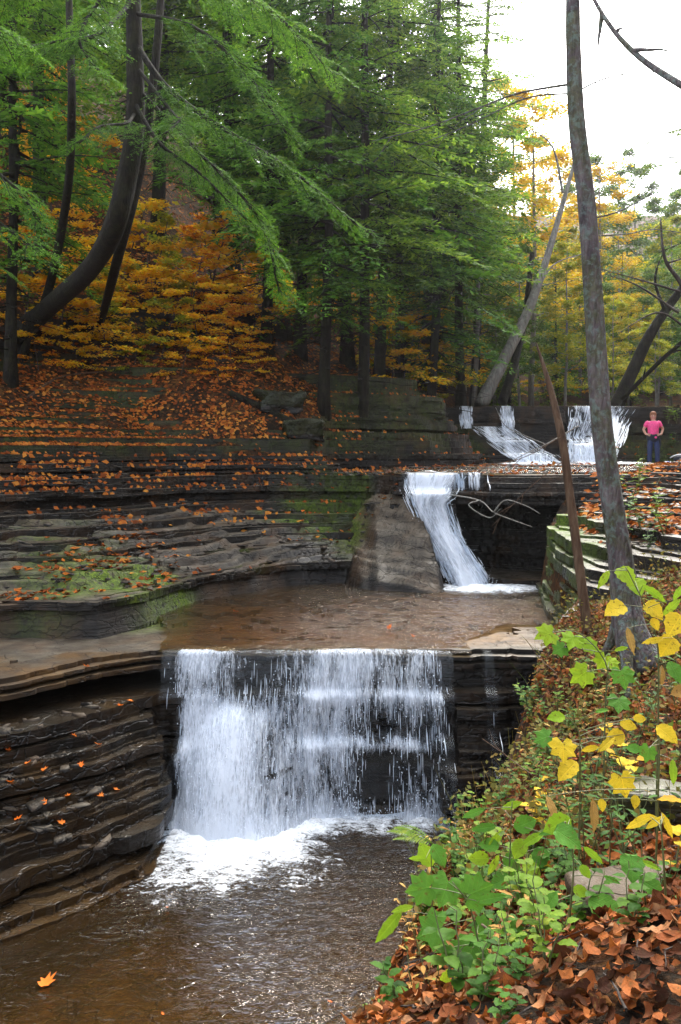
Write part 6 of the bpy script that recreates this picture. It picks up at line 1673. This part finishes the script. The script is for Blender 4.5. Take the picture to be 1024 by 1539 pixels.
mixn = nt.nodes.new('ShaderNodeMix'); mixn.data_type = 'RGBA'
nt.links.new(cr.outputs[0], mixn.inputs[0]); nt.links.new(sky.outputs[0], mixn.inputs[6])
mixn.inputs[7].default_value = (5.6, 6.0, 6.7, 1)      # thin bright cloud cover
bg = nt.nodes.new('ShaderNodeBackground'); bg.inputs['Strength'].default_value = .10
el, az = math.radians(SUN_EL), math.radians(SUN_AZ)
dvec = Vector((math.sin(az) * math.cos(el), math.cos(az) * math.cos(el), math.sin(el)))
dt = nt.nodes.new('ShaderNodeVectorMath'); dt.operation = 'DOT_PRODUCT'; nt.links.new(tc.outputs['Generated'], dt.inputs[0]); dt.inputs[1].default_value = dvec
mx0 = nt.nodes.new('ShaderNodeMath'); mx0.operation = 'MAXIMUM'; mx0.inputs[1].default_value = 0; nt.links.new(dt.outputs['Value'], mx0.inputs[0])
pw = nt.nodes.new('ShaderNodeMath'); pw.operation = 'POWER'; pw.inputs[1].default_value = 7; nt.links.new(mx0.outputs[0], pw.inputs[0])
gl = nt.nodes.new('ShaderNodeVectorMath'); gl.operation = 'SCALE'; gl.inputs[0].default_value = (40, 39, 37); nt.links.new(pw.outputs[0], gl.inputs['Scale'])   # the thin cloud glows round the sun
ad = nt.nodes.new('ShaderNodeVectorMath'); ad.operation = 'ADD'; nt.links.new(mixn.outputs[2], ad.inputs[0]); nt.links.new(gl.outputs[0], ad.inputs[1])
nt.links.new(ad.outputs[0], bg.inputs['Color'])
wo = nt.nodes.new('ShaderNodeOutputWorld'); nt.links.new(bg.outputs[0], wo.inputs['Surface'])
sl = bpy.data.lights.new('sun', 'SUN'); so = bpy.data.objects.new('sun', sl); COL.objects.link(so)
sl.energy = 1.3; sl.angle = math.radians(14); sl.color = (1, .95, .86)
el, az = math.radians(SUN_EL), math.radians(SUN_AZ)
dvec = Vector((math.sin(az) * math.cos(el), math.cos(az) * math.cos(el), math.sin(el)))
so.rotation_euler = dvec.to_track_quat('Z', 'Y').to_euler(); so.location = dvec * 60
# thin haze volume, added to imitate glare from the bright sky
hb = bpy.data.meshes.new('haze'); x0, x1, y0, y1, z0, z1 = -130, 130, -30, 170, -8, 70
hb.from_pydata([(x0, y0, z0), (x1, y0, z0), (x1, y1, z0), (x0, y1, z0), (x0, y0, z1), (x1, y0, z1), (x1, y1, z1), (x0, y1, z1)], [], [(3, 2, 1, 0), (4, 5, 6, 7), (0, 1, 5, 4), (1, 2, 6, 5), (2, 3, 7, 6), (3, 0, 4, 7)])
ho = bpy.data.objects.new('haze', hb); COL.objects.link(ho); ho['kind'] = 'stuff'
hm = bpy.data.materials.new('glare_haze'); hm.use_nodes = True; ht = hm.node_tree; ht.nodes.clear()
hv = ht.nodes.new('ShaderNodeVolumePrincipled'); hv.inputs['Density'].default_value = .0004; hv.inputs['Anisotropy'].default_value = .75; hv.inputs['Color'].default_value = (.93, .96, 1, 1)
hout = ht.nodes.new('ShaderNodeOutputMaterial'); ht.links.new(hv.outputs[0], hout.inputs['Volume']); hb.materials.append(hm)
SC.view_settings.view_transform = 'Standard'; SC.view_settings.look = 'None'
SC.view_settings.exposure = 1.92; SC.view_settings.gamma = 1
SC.render.film_transparent = False
SC.cycles.max_bounces = 7; SC.cycles.diffuse_bounces = 3; SC.cycles.glossy_bounces = 3
SC.cycles.transmission_bounces = 4; SC.cycles.transparent_max_bounces = 24
SC.cycles.caustics_reflective = False; SC.cycles.caustics_refractive = False
SC.cycles.use_denoising = True
SC.cycles.sample_clamp_indirect = 6.0
